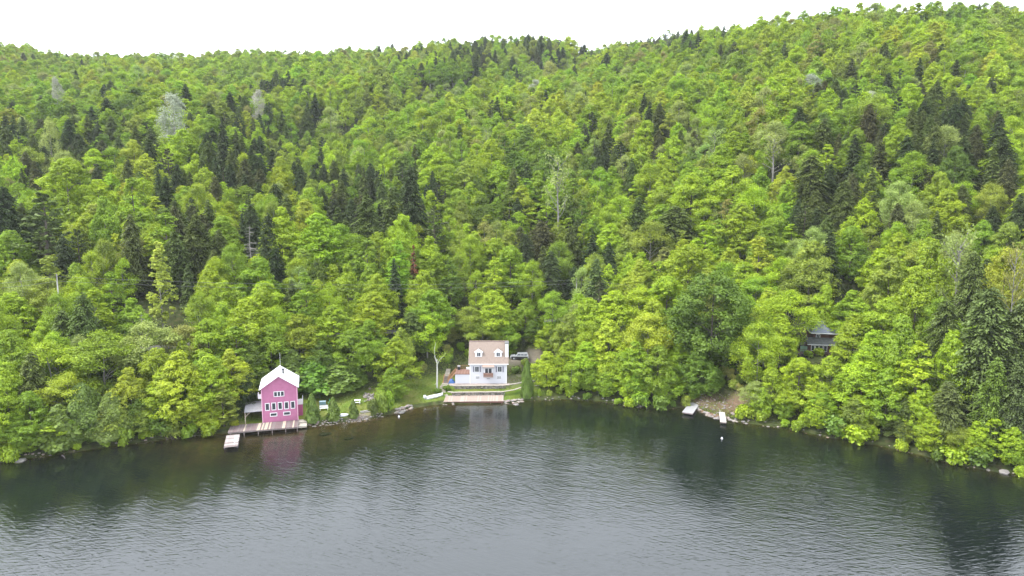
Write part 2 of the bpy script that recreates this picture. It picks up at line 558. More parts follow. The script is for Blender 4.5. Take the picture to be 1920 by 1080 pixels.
# ------------------------------------------------------------------ tree models
def unit(v):
    return v / np.maximum(np.linalg.norm(v, axis=-1, keepdims=True), 1e-6)
def cards(P, N, sx_, sy_, r, T=None):
    # one small diamond leaf spray per point
    n = len(P)
    if T is None:
        T = r.normal(size=(n, 3))
    T = unit(T - N * np.sum(T * N, -1, keepdims=True))
    B = np.cross(N, T)
    sx_ = np.broadcast_to(np.asarray(sx_), (n,))[:, None]
    sy_ = np.broadcast_to(np.asarray(sy_), (n,))[:, None]
    bend = N * (sx_ * 0.18)
    V = np.stack([P - T * sx_ - bend, P + B * sy_ + bend, P + T * sx_ - bend, P - B * sy_ + bend], 1).reshape(-1, 3)
    F = np.arange(4 * n).reshape(-1, 4)
    return V, F
def tube_np(pts, rs, n=6):
    b = MB()
    b.tube(pts, rs, n)
    return b
def crown_mesh(name, P, N, sx_, sy_, var, m, r, T=None):
    V, F = cards(P, N, sx_, sy_, r, T)
    return np_mesh(name, V, F, m, {'var': np.repeat(np.clip(var, 0, 1), 4)})

def broadleaf(seed, H=15.0, R=4.6, base=0.2, nb=50, nsub=8, nl=14, leaf=0.30, flat=0.5, wide=0.42, topp=0.8, airy=0.0, limbs=7, bark=None, tr=0.2, layered=False):
    r = np.random.default_rng(seed)
    zb = H * base
    C, BR = [], []
    k = 0
    lobe = r.uniform(0, 6.28, 3)
    while len(C) < nb:
        q = r.beta(1.25, 1.15)
        prof = R * (min(q / wide, 1.0) ** 0.55 if q < wide else (max(0.0, 1 - (q - wide) / (1 - wide))) ** (0.62 * topp / 0.8)) + 0.15
        a = k * 2.39996 + r.normal() * 0.35
        prof *= 1 + 0.20 * math.sin(2 * a + lobe[0]) + 0.12 * math.sin(3 * a + lobe[1] + q * 4)
        rr = prof * (0.45 + 0.52 * r.random() ** 0.6)
        br = R * r.uniform(0.24, 0.40) * (1.0 if q < 0.8 else 0.75)
        z = zb + (H - zb) * (0.05 + 0.93 * q) - br * 0.3
        C.append((math.cos(a) * rr, math.sin(a) * rr, z))
        BR.append(br)
        k += 1
    C.append((0, 0, H - 0.7)); BR.append(R * 0.26)
    C, BR = np.array(C), np.array(BR)
    nbb = len(C)
    bvar = r.normal(0, 0.16, nbb)
    # sub clumps on the upper side of every bough
    d = unit(r.normal(size=(nbb, nsub, 3)) + np.array([0, 0, 0.45]))
    outw = unit(C * np.array([1, 1, 0]) + 1e-4)[:, None, :]
    d = unit(d + outw * 0.35)
    SCn = C[:, None, :] + d * BR[:, None, None] * np.array([1, 1, flat]) * r.uniform(0.55, 1.05, (nbb, nsub, 1))
    if layered:                                              # outer ends of the sprays hang a little
        SCn[..., 2] -= 0.12 * np.linalg.norm(SCn[..., :2] - C[:, None, :2], axis=-1)
    sr = BR[:, None] * r.uniform(0.26, 0.48, (nbb, nsub))
    svar = bvar[:, None] + r.normal(0, 0.13, (nbb, nsub))
    dd = unit(r.normal(size=(nbb, nsub, nl, 3)) + np.array([0, 0, 0.3]))
    P = SCn[:, :, None, :] + dd * sr[:, :, None, None] * np.array([1.15, 1.15, 0.75 if layered else 0.85]) * r.uniform(0.12, 1.12, (nbb, nsub, nl, 1))
    N = unit(dd * 0.55 + d[:, :, None, :] * 0.45 + np.array([0, 0, 0.55]) + r.normal(size=dd.shape) * 0.38)
    var = 0.5 + svar[:, :, None] + r.normal(0, 0.10, (nbb, nsub, nl))
    P, N, var = P.reshape(-1, 3), N.reshape(-1, 3), var.ravel()
    if airy > 0:
        P = P + r.normal(size=P.shape) * airy
    keep = P[:, 2] > 0.15
    P, N, var = P[keep], N[keep], var[keep]
    s = leaf * r.uniform(0.7, 1.25, len(P))
    cm = crown_mesh('crown', P, N, s, s * 0.62, var, LEAF, r)
    tb = MB()
    lean = r.normal(0, 0.25, 2)
    axis = lambda t: Vector((lean[0] * t * t, lean[1] * t * t, H * 0.86 * t))
    tb.tube([axis(t) - Vector((0, 0, 0.8 if t == 0 else 0)) for t in (0, 0.15, 0.4, 0.7, 1)], [tr * 1.25, tr, tr * 0.75, tr * 0.45, 0.03], 7)
    for j in r.choice(nbb, min(limbs, nbb), replace=False):
        c = Vector(C[j])
        z0 = max(zb * 0.8, c.z - math.hypot(c.x, c.y) * r.uniform(0.6, 1.1))
        p0 = axis(min(1, z0 / (H * 0.86)))
        mid = p0.lerp(c, 0.5) + Vector((0, 0, 0.25))
        tb.tube([p0, mid, c], [tr * 0.42, tr * 0.28, 0.03], 5)
    tm = tb.mesh('trunk', bark or BARK)
    return tm, cm

def conifer(seed, H=17.0, R=3.2, lev=26, per=6, base=0.08, droop=0.35, seg=6, leaf=0.34, power=0.85, irregular=0.25, bark=None, tr=0.2, m=None, bare=0.0):
    r = np.random.default_rng(seed)
    P, N, T, var, S = [], [], [], [], []
    tb = MB()
    tb.tube([(0, 0, -0.8), (0, 0, H * 0.3), (r.normal(0, .08), r.normal(0, .08), H * 0.7), (0, 0, H * 0.98)], [tr * 1.3, tr, tr * 0.55, 0.02], 6)
    for i in range(lev):
        q = base + (1 - base) * ((i + 0.4) / lev) ** 0.92
        z = H * q
        rad = R * (1 - q) ** power * (0.55 + 0.45 * min(1, (q - base) * 6 + 0.35)) + 0.18
        n = max(3, int(round(per * (0.55 + 0.6 * rad / R))))
        a0 = r.uniform(0, 6.28)
        for j in range(n):
            if r.random() < bare:
                continue
            a = a0 + 6.283 * j / n + r.normal(0, 0.22)
            L = rad * r.uniform(1 - irregular, 1 + irregular * 0.6)
            up = 0.25 - q * 0.2
            bv = r.normal(0, 0.14)
            ca, sa = math.cos(a), math.sin(a)
            zz = z + r.normal(0, 0.18)
            if L > 1.0 and j % 2 == 0:
                tb.tube([(0, 0, zz), (ca * L * .85, sa * L * .85, zz + L * .85 * (up - droop * .85))], [0.045, 0.012], 3)
            ns = max(2, int(seg * L / R * 1.3) + 1)
            for k in range(ns):
                t = (k + 0.6) / ns
                x = L * t
                wz = zz + x * up - droop * x * x / max(L, 0.5)
                half = 0.30 * L * (1 - t * 0.75) + 0.12
                for sd_ in (-1, 0, 1):
                    off = sd_ * half * r.uniform(0.4, 1.0)
                    P.append((ca * x - sa * off, sa * x + ca * off, wz - abs(off) * 0.25 + r.normal(0, 0.07)))
                    N.append((ca * 0.25 + r.normal(0, .3), sa * 0.25 + r.normal(0, .3), 0.9))
                    T.append((ca - sa * sd_ * 0.8, sa + ca * sd_ * 0.8, up - droop * t * 1.5 - 0.15))
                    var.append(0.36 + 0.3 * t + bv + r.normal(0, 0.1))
                    S.append(leaf * r.uniform(0.75, 1.25) * (0.7 + 0.45 * min(1, L / 1.5)))
    # leader
    for k in range(10):
        P.append((r.normal(0, .07), r.normal(0, .07), H * (0.95 + 0.055 * k / 10))); N.append((r.normal(), r.normal(), .4)); T.append((0, 0, 1)); var.append(0.6); S.append(leaf * .6)
    P, N, T, S = np.array(P), unit(np.array(N)), np.array(T), np.array(S)
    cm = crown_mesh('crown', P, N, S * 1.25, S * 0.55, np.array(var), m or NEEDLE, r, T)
    return tb.mesh('trunk', bark or BARK), cm

def pine(seed, H=19.0, R=3.8):
    # open crown of uneven needle plates
    r = np.random.default_rng(seed)
    tb = MB()
    tb.tube([(0, 0, -0.8), (0.1, 0, H * .4), (-0.1, .1, H * .75), (0, 0, H * .97)], [0.28, 0.22, 0.13, 0.03], 6)
    P, N, var, S = [], [], [], []
    for i in range(30):
        q = 0.22 + 0.76 * (i / 29) ** 0.9
        rad = R * (1 - ((q - 0.45) / 0.58) ** 2 * (1 if q > .45 else 1.6)) * r.uniform(0.55, 1.05)
        rad = max(rad, 0.6)
        a = i * 2.4 + r.normal(0, .3)
        ca, sa = math.cos(a), math.sin(a)
        tip = Vector((ca * rad, sa * rad, H * q + rad * 0.22))
        tb.tube([(0, 0, H * q), tip], [0.06, 0.02], 4)
        bv = r.normal(0, .14)
        for k in range(46):
            t = r.uniform(0.35, 1.08)
            off = r.normal(0, 0.26 * rad * (1.2 - t * .5))
            x = rad * t
            P.append((ca * x - sa * off, sa * x + ca * off, H * q + x * .22 + r.normal(0, .16)))
            N.append((r.normal(0, .5), r.normal(0, .5), 0.9)); var.append(.45 + bv + r.normal(0, .12)); S.append(r.uniform(.26, .44))
    P, N, S = np.array(P), unit(np.array(N)), np.array(S)
    return tb.mesh('trunk', BARK), crown_mesh('crown', P, N, S, S * .6, np.array(var), NEEDLE, r)

def cedar(seed, H=6.0, R=1.5, n=2600, round_=0.55, leaf=0.17):
    # dense column of upright flat sprays
    r = np.random.default_rng(seed)
    q = r.beta(1.0, 1.3, n)
    a = r.uniform(0, 6.283, n)
    lump = 1 + 0.16 * np.sin(3 * a + q * 9 + seed) + 0.12 * np.sin(5 * a - q * 14)
    prof = R * np.minimum(1, (q + .08) * 5) ** .5 * (1 - q) ** round_ * lump
    rr = prof * (0.72 + 0.33 * r.random(n))
    P = np.stack([np.cos(a) * rr, np.sin(a) * rr, q * H + 0.05 + r.normal(0, .05, n)], -1)
    N = unit(np.stack([np.cos(a), np.sin(a), np.full(n, .35)], -1) + r.normal(size=(n, 3)) * .45)
    T = np.array([0, 0, 1.0]) + r.normal(size=(n, 3)) * .35
    s = leaf * r.uniform(.7, 1.3, n)
    var = .5 + .2 * np.sin(a * 4 + q * 15) * .6 + r.normal(0, .16, n)
    tb = MB()
    tb.tube([(0, 0, -.5), (0, 0, H * .8)], [.11, .03], 5)
    return tb.mesh('trunk', BARK), crown_mesh('crown', P, N, s * 1.3, s * .7, var, NEEDLE, r, T)

def bare_tree(seed, H=13.0, R=3.0, n=26, tr=0.17, bark=None, narrow=False, leaves=0):
    # bare limbs with forks and twigs
    r = np.random.default_rng(seed)
    tb, tips = MB(), []
    tb.tube([(0, 0, -.6), (.1, 0, H * .4), (-.1, .15, H * .72), (.05, 0, H)], [tr * 1.2, tr, tr * .6, .02], 6)
    for i in range(n):
        q = r.uniform(0.2 if narrow else .35, 0.96)
        a = i * 2.4
        L = (R * (1 - q) ** .7 + .4 if narrow else R * r.uniform(.5, 1.0) * (1.25 - q * .7))
        up = -0.1 if narrow else r.uniform(.6, 1.2)
        p0 = Vector((0, 0, H * q))
        p1 = p0 + Vector((math.cos(a) * L * .55, math.sin(a) * L * .55, L * .5 * up))
        p2 = p1 + Vector((math.cos(a + .3) * L * .45, math.sin(a + .3) * L * .45, L * .5 * up))
        tb.tube([p0, p1, p2], [tr * .35, tr * .22, .015], 4)
        for k in range(4):
            b = a + r.uniform(-1, 1)
            p3 = p1.lerp(p2, r.uniform(0, 1))
            p4 = p3 + Vector((math.cos(b) * L * .3, math.sin(b) * L * .3, L * .3 * up + r.uniform(-.1, .25)))
            tb.tube([p3, p4], [.035, .012], 3)
            tips.append(tuple(p4)); tips.append(tuple(p3.lerp(p4, .5)))
    tm = tb.mesh('trunk', bark or PALEBARK)
    cm = None
    if leaves:
        tips = np.array(tips)
        P = np.repeat(tips, leaves, 0) + r.normal(size=(len(tips) * leaves, 3)) * .38
        N = unit(r.normal(size=P.shape) + np.array([0, 0, .8]))
        s = r.uniform(.14, .26, len(P))
        cm = crown_mesh('crown', P, N, s, s * .6, .5 + r.normal(0, .18, len(P)), LEAF, r)
    return tm, cm

def shrub(seed, R=1.3, H=1.8, nb=14, leaf=0.16):
    r = np.random.default_rng(seed)
    a = r.uniform(0, 6.283, nb); q = r.random(nb)
    C = np.stack([np.cos(a) * R * .65 * np.sqrt(r.random(nb)), np.sin(a) * R * .65 * np.sqrt(r.random(nb)), H * (.2 + .6 * q)], -1)
    n = 90
    d = unit(r.normal(size=(nb, n, 3)) + np.array([0, 0, .35]))
    P = C[:, None] + d * (R * .45) * r.uniform(.5, 1.1, (nb, n, 1)) * np.array([1, 1, .8])
    N = unit(d + np.array([0, 0, .6]) + r.normal(size=d.shape) * .4)
    var = .5 + r.normal(0, .15, nb)[:, None] + r.normal(0, .13, (nb, n))
    P, N, var = P.reshape(-1, 3), N.reshape(-1, 3), var.ravel()
    P[:, 2] = np.abs(P[:, 2])
    s = leaf * r.uniform(.7, 1.3, len(P))
    tb = MB()
    for k in range(6):
        tb.tube([(0, 0, -.2), tuple(C[k])], [.04, .012], 4)
    return tb.mesh('stem', BARK), crown_mesh('foliage', P, N, s, s * .6, var, LEAF, r)

PROTO = {
    'round': [broadleaf(s, H=14, R=4.7, base=.05, nb=90, nsub=10, nl=30, leaf=.15, flat=.85, wide=.36, topp=1.0) for s in (1, 2, 3)],
    'layered': [broadleaf(s, H=15, R=4.4, base=.05, nb=94, nsub=10, nl=28, flat=.74, layered=True, leaf=.155, wide=.32, topp=1.15) for s in (4, 5, 6)],
    'airy': [broadleaf(s, H=16, R=3.9, base=.18, nb=46, airy=.34, leaf=.145, nl=34, bark=PALEBARK, wide=.5, tr=.15, limbs=10, flat=.7) for s in (7, 8)],
    'narrow': [broadleaf(s, H=16, R=2.7, base=.05, nb=60, nsub=8, nl=28, leaf=.15, wide=.35, topp=1.0, flat=.9) for s in (9, 10)],
    'poplar': [broadleaf(12, H=16, R=1.5, base=.03, nb=80, nsub=8, nl=20, leaf=.15, wide=.3, topp=1.1, flat=1.4, bark=PALEBARK, tr=.12)],
    'oak': [broadleaf(13, H=16, R=6.2, base=.04, nb=125, nsub=10, nl=28, leaf=.17, wide=.5, topp=.6, flat=.7)],
    'spruce': [conifer(21, R=2.9, lev=34, power=.68, per=9, seg=9, leaf=.22, irregular=.4), conifer(22, R=3.2, lev=32, irregular=.45, power=.6, per=9, seg=9, leaf=.22)],
    'hemlock': [conifer(23, R=4.2, lev=36, per=11, droop=.5, power=.55, irregular=.5, leaf=.165, seg=17), conifer(24, R=3.8, lev=34, per=11, droop=.55, power=.48, irregular=.55, leaf=.165, seg=17)],
    'pine': [pine(25)],
    'cedar': [cedar(26), cedar(27)],
    'bigcedar': [cedar(28, H=12, R=4, n=15000, leaf=.15), cedar(29, H=12, R=4, n=15000, leaf=.15)],
    'deadspruce': [bare_tree(31, H=14, R=2.2, n=60, narrow=True)],
    'redspruce': [conifer(32, H=10, R=1.7, lev=20, bare=.3, leaf=.28)],
    'bare': [bare_tree(33, H=13, R=3.2, n=22, leaves=5), bare_tree(34, H=14, R=3.0, n=24, leaves=3)],
    'blossom': [broadleaf(35, H=13, R=4.2, nb=44, airy=.35, leaf=.17, nl=14, bark=PALEBARK, wide=.5, limbs=14, tr=.17)],
    'shrub': [shrub(s) for s in (41, 42, 43)],
}
NOM = {'round': (14, 4.9), 'layered': (15, 4.7), 'airy': (16, 4.2), 'narrow': (16, 3.0), 'poplar': (16, 1.7), 'oak': (16, 6.5), 'spruce': (17, 3.05), 'hemlock': (17, 4.0),
       'pine': (19, 3.8), 'cedar': (6, 1.5), 'bigcedar': (12, 4.1), 'deadspruce': (14, 2.2), 'redspruce': (10, 1.7), 'bare': (13.5, 3.1), 'blossom': (13, 4.4), 'shrub': (1.9, 1.6)}
TINT = {  # real leaf colours of late spring
    'lime': (.300, .420, .017), 'fresh': (.228, .350, .019), 'yellow': (.355, .430, .027), 'deep': (.130, .215, .018), 'olive': (.250, .322, .034), 'straw': (.44, .52, .07),
    'sage': (.285, .360, .085), 'bronze': (.285, .295, .066), 'white': (.36, .38, .28),
    'dark': (.058, .084, .026), 'darkolive': (.108, .142, .032), 'brown': (.098, .108, .036), 'rust': (.20, .075, .035), 'cedar': (.125, .18, .026), 'greyolive': (.108, .146, .042)}
WORD = {'straw': 'pale yellow', 'lime': 'bright lime', 'fresh': 'fresh green', 'yellow': 'yellow-green', 'deep': 'deep green', 'olive': 'olive', 'sage': 'pale sage', 'bronze': 'bronze-tinged',
        'white': 'whitish', 'dark': 'blackish green', 'darkolive': 'dark olive', 'brown': 'brownish dark', 'rust': 'rust red', 'cedar': 'mossy green', 'greyolive': 'grey-olive'}
FORM = {'round': 'rounded', 'layered': 'layered', 'airy': 'feathery', 'narrow': 'slender', 'poplar': 'column-like', 'oak': 'wide spreading', 'spruce': 'pointed', 'hemlock': 'drooping',
        'pine': 'open-crowned', 'cedar': 'dense', 'deadspruce': 'dead', 'redspruce': 'dying', 'bare': 'thin-leaved', 'blossom': 'pale blossoming', 'shrub': 'low'}
BROAD = ('round', 'layered', 'airy', 'narrow', 'poplar', 'oak')

# ------------------------------------------------------------------ which tree stands where
TREES = []      # dict(x, y, z, H, R, form, tint, hand)
def put(px, top, w, s, form, tint, label=None):
    # crown top at (px, top) in the photograph, base S metres behind the shore
    y = 140.0
    x = 0.0
    for _ in range(25):
        z = gz(x, y)
        zt = z + 10
        u = (px - 960) / FPX
        f = y * cp - (zt - CAM_Z) * sp
        x = u * f
        y = float(ys(x)) + s
    z = gz(x, y)
    d = ray(px, top)
    H = CAM_Z + y / d[1] * d[2] - z
    f = project(x, y, z + H * .6)[2]
    if form in ('round', 'layered', 'airy'): w = min(w, .92 * H / f * FPX)
    TREES.append(dict(x=x, y=y, z=z, H=max(H, 1.2), R=w / 2 * f / FPX, form=form, tint=tint, hand=True, label=label))

HAND = [
    # left shore
    (12, 680, 90, 5, 'layered', 'lime'), (52, 735, 85, 2.5, 'round', 'fresh'), (22, 775, 80, 2.0, 'round', 'fresh'), (150, 718, 110, 4.5, 'cedar', 'cedar'), (205, 735, 100, 3, 'cedar', 'cedar'),
    (105, 760, 90, 2.2, 'cedar', 'cedar'), (165, 775, 90, 1.8, 'round', 'deep'), (120, 700, 85, 6, 'airy', 'yellow'), (190, 622, 150, 14, 'airy', 'fresh'), (240, 690, 80, 4.5, 'layered', 'yellow'),
    (262, 755, 60, 2.0, 'round', 'olive'), (335, 660, 115, 4.5, 'layered', 'yellow'), (395, 665, 95, 5.0, 'layered', 'lime'), (432, 655, 80, 9, 'layered', 'yellow'), (300, 700, 90, 3.5, 'layered', 'lime'),
    (370, 735, 80, 2.2, 'layered', 'yellow'), (282, 602, 115, 17, 'airy', 'sage'), (160, 548, 85, 22, 'hemlock', 'darkolive'), (60, 660, 75, 10, 'hemlock', 'darkolive'), (95, 640, 110, 14, 'airy', 'lime'),
    (20, 620, 100, 14, 'round', 'fresh'), (390, 600, 110, 18, 'round', 'lime'), (345, 610, 90, 20, 'airy', 'bronze'), (470, 560, 120, 22, 'round', 'lime'), (440, 610, 90, 15, 'narrow', 'fresh'),
    (301, 450, 42, 42, 'poplar', 'straw'), (470, 640, 80, 15, 'round', 'deep'), (505, 610, 95, 18, 'layered', 'fresh'), (415, 720, 60, 2.2, 'narrow', 'olive'), (455, 700, 60, 8, 'hemlock', 'dark'),
    # behind the pink house and its lawn
    (560, 590, 110, 21, 'round', 'lime'), (625, 572, 130, 23, 'layered', 'lime'), (600, 640, 120, 17.5, 'round', 'deep'), (660, 618, 105, 17.5, 'round', 'fresh'), (585, 672, 90, 15.5, 'cedar', 'deep'),
    (632, 678, 95, 15.2, 'cedar', 'cedar'), (668, 690, 80, 15.0, 'round', 'deep'), (545, 655, 80, 17, 'cedar', 'cedar'), (700, 640, 80, 17, 'airy', 'fresh'), (700, 548, 130, 28, 'layered', 'lime'),
    (742, 632, 80, 12, 'layered', 'lime'), (735, 690, 70, 6.5, 'round', 'fresh'), (800, 590, 80, 22, 'airy', 'lime'), (810, 545, 100, 27, 'round', 'fresh'), (770, 585, 85, 24, 'hemlock', 'darkolive'),
    (690, 600, 110, 22, 'round', 'fresh'), (845, 610, 70, 26, 'layered', 'bronze'), (880, 575, 90, 27, 'airy', 'olive'), (925, 545, 105, 28, 'round', 'lime'), (985, 560, 105, 28.5, 'layered', 'fresh'),
    (905, 603, 75, 24.5, 'airy', 'olive'), (950, 603, 80, 25, 'round', 'fresh'), (1000, 600, 80, 25, 'layered', 'deep'),
    # right of the white house
    (1029, 608, 62, 20, 'round', 'lime'), (1026, 658, 66, 5, 'layered', 'lime'), (1065, 640, 75, 8, 'layered', 'lime'), (1075, 690, 60, 3.0, 'narrow', 'fresh'), (1105, 560, 100, 17, 'round', 'lime'),
    (1150, 545, 120, 22, 'layered', 'lime'), (1100, 640, 85, 6, 'layered', 'lime'), (1140, 600, 90, 9, 'layered', 'yellow'), (1215, 590, 90, 10, 'airy', 'yellow'), (1190, 640, 90, 5.5, 'layered', 'fresh'),
    (1150, 660, 95, 4.5, 'round', 'lime'), (1235, 650, 90, 4.5, 'round', 'fresh'), (1255, 690, 90, 2.5, 'round', 'fresh'), (1195, 700, 85, 2.5, 'round', 'fresh'), (1118, 705, 60, 3, 'layered', 'lime'),
    (1275, 640, 75, 8, 'layered', 'lime'), (1290, 460, 150, 42, 'round', 'lime'), (1335, 512, 175, 19, 'oak', 'deep'), (1250, 520, 120, 25, 'round', 'lime'), (1310, 660, 80, 8, 'round', 'deep'),
    (1345, 690, 60, 12, 'round', 'deep'), (1200, 540, 90, 25, 'airy', 'lime'),
    # around the cottage and the right shore
    (1435, 600, 70, 20, 'airy', 'fresh'), (1475, 545, 110, 27, 'airy', 'lime'), (1420, 520, 90, 40, 'airy', 'fresh'), (1465, 588, 80, 21, 'layered', 'lime'), (1602, 588, 84, 23, 'layered', 'lime'),
    (1450, 690, 100, 5, 'round', 'lime'), (1420, 715, 70, 3.5, 'airy', 'sage'), (1500, 672, 120, 7, 'round', 'lime'), (1560, 668, 120, 10, 'round', 'lime'), (1620, 660, 110, 8, 'layered', 'lime'),
    (1545, 735, 110, 3, 'round', 'fresh'), (1610, 740, 90, 3, 'layered', 'lime'), (1475, 745, 90, 2.5, 'round', 'fresh'), (1665, 690, 90, 6, 'layered', 'fresh'), (1640, 620, 100, 17, 'layered', 'lime'),
    (1690, 590, 90, 16, 'layered', 'fresh'), (1660, 560, 120, 30, 'round', 'lime'), (1600, 545, 110, 40, 'layered', 'fresh'), (1720, 640, 90, 9, 'narrow', 'lime'), (1700, 745, 70, 4, 'hemlock', 'darkolive'),
    (1735, 720, 70, 5, 'layered', 'lime'), (1780, 715, 90, 5, 'hemlock', 'greyolive'), (1750, 775, 75, 2.0, 'round', 'lime'), (1845, 540, 150, 14, 'hemlock', 'greyolive'), (1905, 560, 110, 13, 'hemlock', 'greyolive'),
    (1865, 670, 80, 6, 'hemlock', 'cedar'), (1905, 675, 80, 5, 'hemlock', 'greyolive'), (1815, 470, 85, 32, 'hemlock', 'darkolive'), (1770, 560, 90, 22, 'hemlock', 'darkolive'), (1785, 620, 80, 14, 'layered', 'lime'),
    (1838, 790, 60, 3, 'layered', 'lime'), (1905, 800, 55, 2.0, 'layered', 'lime'), (1805, 800, 55, 2.0, 'airy', 'olive'), (1880, 470, 110, 40, 'round', 'yellow'), (1740, 450, 100, 42, 'round', 'lime'),
    (112, 548, 60, 33, 'airy', 'fresh'), (1508, 600, 46, 25, 'airy', 'fresh'), (1715, 500, 100, 34, 'layered', 'lime'), (1390, 700, 45, 13, 'round', 'deep'),
    # tall trees on the slope
    (600, 400, 110, 62, 'layered', 'lime'), (755, 405, 80, 60, 'round', 'lime'), (690, 445, 60, 52, 'narrow', 'fresh'), (530, 390, 90, 62, 'layered', 'lime'), (270, 440, 110, 48, 'layered', 'lime'),
    (130, 300, 130, 95, 'round', 'lime'), (1015, 415, 85, 62, 'hemlock', 'brown'), (1110, 440, 60, 55, 'spruce', 'dark'), (1265, 385, 110, 70, 'hemlock', 'darkolive'), (770, 315, 75, 78, 'hemlock', 'dark'),
    (735, 350, 60, 72, 'spruce', 'darkolive'), (1390, 380, 90, 70, 'layered', 'lime'), (1440, 420, 90, 62, 'layered', 'fresh'), (1520, 290, 90, 88, 'hemlock', 'darkolive'), (1320, 415, 70, 60, 'narrow', 'lime'),
    (815, 385, 60, 66, 'pine', 'greyolive'), (690, 365, 90, 68, 'hemlock', 'darkolive'), (370, 400, 80, 60, 'hemlock', 'darkolive'), (505, 400, 60, 60, 'hemlock', 'dark'), (90, 360, 110, 66, 'pine', 'darkolive'),
    (200, 370, 70, 70, 'layered', 'fresh'), (255, 330, 70, 80, 'narrow', 'fresh'), (15, 350, 90, 75, 'hemlock', 'dark'), (250, 400, 60, 58, 'hemlock', 'darkolive'), (930, 70, 18, 470, 'spruce', 'dark'),
    (420, 220, 40, 140, 'spruce', 'dark'), (862, 232, 26, 150, 'spruce', 'darkolive'),
]
for h in HAND:
    put(*h)
SPECIAL = [
    (470, 420, 36, 57, 'deadspruce', 'sage', 'dead grey leafless spruce among green trees up the slope left of centre'),
    (776, 460, 24, 50, 'redspruce', 'rust', 'small dying rust red conifer on the slope above the shore trees'),
    (1046, 305, 62, 72, 'bare', 'sage', 'thin-leaved tree with pale forked bare limbs, midway up the central slope'),
    (327, 178, 66, 165, 'blossom', 'white', 'big whitish blossoming tree high on the left hillside'),
    (98, 228, 42, 150, 'blossom', 'sage', 'pale sage tree with open limbs among dark conifers, far left hillside'),
    (108, 146, 26, 250, 'blossom', 'white', 'small whitish tree high on the far left slope below the ridge'),
    (486, 170, 34, 230, 'blossom', 'white', 'whitish tree beside a cluster of dark spruces below the left ridge'),
    (1004, 150, 32, 250, 'blossom', 'white', 'small whitish blossoming tree below the dark spruce knoll'),
    (1030, 116, 44, 300, 'blossom', 'bronze', 'greyish pink leafless-looking tree below the dark spruce knoll'),
    (1520, 140, 52, 175, 'blossom', 'white', 'whitish blossoming tree alone on the upper right hillside'),
    (1632, 172, 42, 140, 'blossom', 'white', 'open whitish tree beside dark conifers on the right hillside'),
    (1802, 48, 50, 255, 'blossom', 'sage', 'pale grey-green tree just below the right skyline'),
    (1340, 240, 40, 120, 'bare', 'sage', 'thin pale tree with bare forks on the right hillside'),
    (1450, 262, 60, 108, 'bare', 'sage', 'pale sage thin-leaved tree with visible limbs on the right slope'),
    (1392, 290, 50, 105, 'blossom', 'sage', 'soft pale sage tree left of the dark conifer stand'),
    (912, 245, 24, 150, 'bare', 'sage', 'grey bare-limbed tree in the middle of the bright slope'),
    (1790, 430, 80, 36, 'bare', 'sage', 'leaning grey half-bare tree above the right shore trees'),
    (266, 585, 24, 24, 'deadspruce', 'sage', 'stubby grey dead treetop behind the left shore trees'),
    (1895, 455, 50, 33, 'bare', 'bronze', 'greyish thin-leaved tree at the right edge above the hemlocks'),
]
for h in SPECIAL:
    put(*h)

def in_poly(px, py, poly):
    c = False
    n = len(poly)
    for i in range(n):
        x1, y1 = poly[i]
        x2, y2 = poly[i - 1]
        if (y1 > py) != (y2 > py) and px < (x2 - x1) * (py - y1) / (y2 - y1) + x1:
            c = not c
    return c
CLEAR = [  # open ground in the photograph
    [(425, 812), (440, 770), (475, 728), (560, 728), (575, 735), (690, 735), (720, 745), (735, 700), (790, 690), (850, 655), (880, 640), (1000, 640), (1012, 665), (1050, 690), (1060, 752), (765, 775), (600, 803)],
    [(1280, 785), (1310, 745), (1345, 735), (1360, 690), (1385, 655), (1420, 640), (1500, 640), (1560, 650), (1560, 680), (1450, 700), (1400, 730), (1375, 800)],
]
CONI = [(120, 270, 160, 75, .55), (440, 285, 130, 75, .62), (20, 400, 60, 55, .6), (110, 430, 70, 70, .5), (370, 430, 70, 60, .55), (490, 450, 60, 70, .55), (690, 375, 110, 60, .7), (765, 350, 50, 55, .8),
        (510, 165, 36, 22, .6), (950, 105, 140, 26, .55), (990, 470, 55, 60, .4), (1090, 480, 45, 55, .4), (1270, 410, 55, 50, .5), (1230, 245, 60, 40, .45), (1135, 270, 60, 40, .45), (1590, 180, 60, 50, .45),
        (1690, 165, 60, 50, .4), (1760, 260, 190, 110, .62), (1550, 370, 100, 90, .7), (1880, 340, 60, 110, .7), (1820, 510, 50, 60, .6), (580, 225, 30, 30, .5), (410, 235, 40, 40, .6), (760, 110, 60, 20, .25), (1250, 76, 90, 16, .6), (60, 330, 60, 40, .6)]
def coni_p(px, py):
    p = 0.02
    for cx, cy, rx, ry, q in CONI:
        d = ((px - cx) / rx) ** 2 + ((py - cy) / ry) ** 2
        p = max(p, min(.88, q * 1.3) * math.exp(-d * 1.1))
    return p
cell = {}
def near_ok(x, y, R, k=0.55):
    i, j = int(x // 8), int(y // 8)
    for a in (-1, 0, 1):
        for b in (-1, 0, 1):
            for t in cell.get((i + a, j + b), ()):
                dd = math.hypot(t['x'] - x, t['y'] - y)
                if dd < k * (R + t['R']):
                    return False
    return True
def register(t):
    cell.setdefault((int(t['x'] // 8), int(t['y'] // 8)), []).append(t)
for t in TREES:
    register(t)
fr = random.Random(5)
def tintnoise(x, y):
    return math.sin(x * .043 + 1.3 * math.sin(y * .021)) + math.sin(y * .035 + x * .013 + 2)
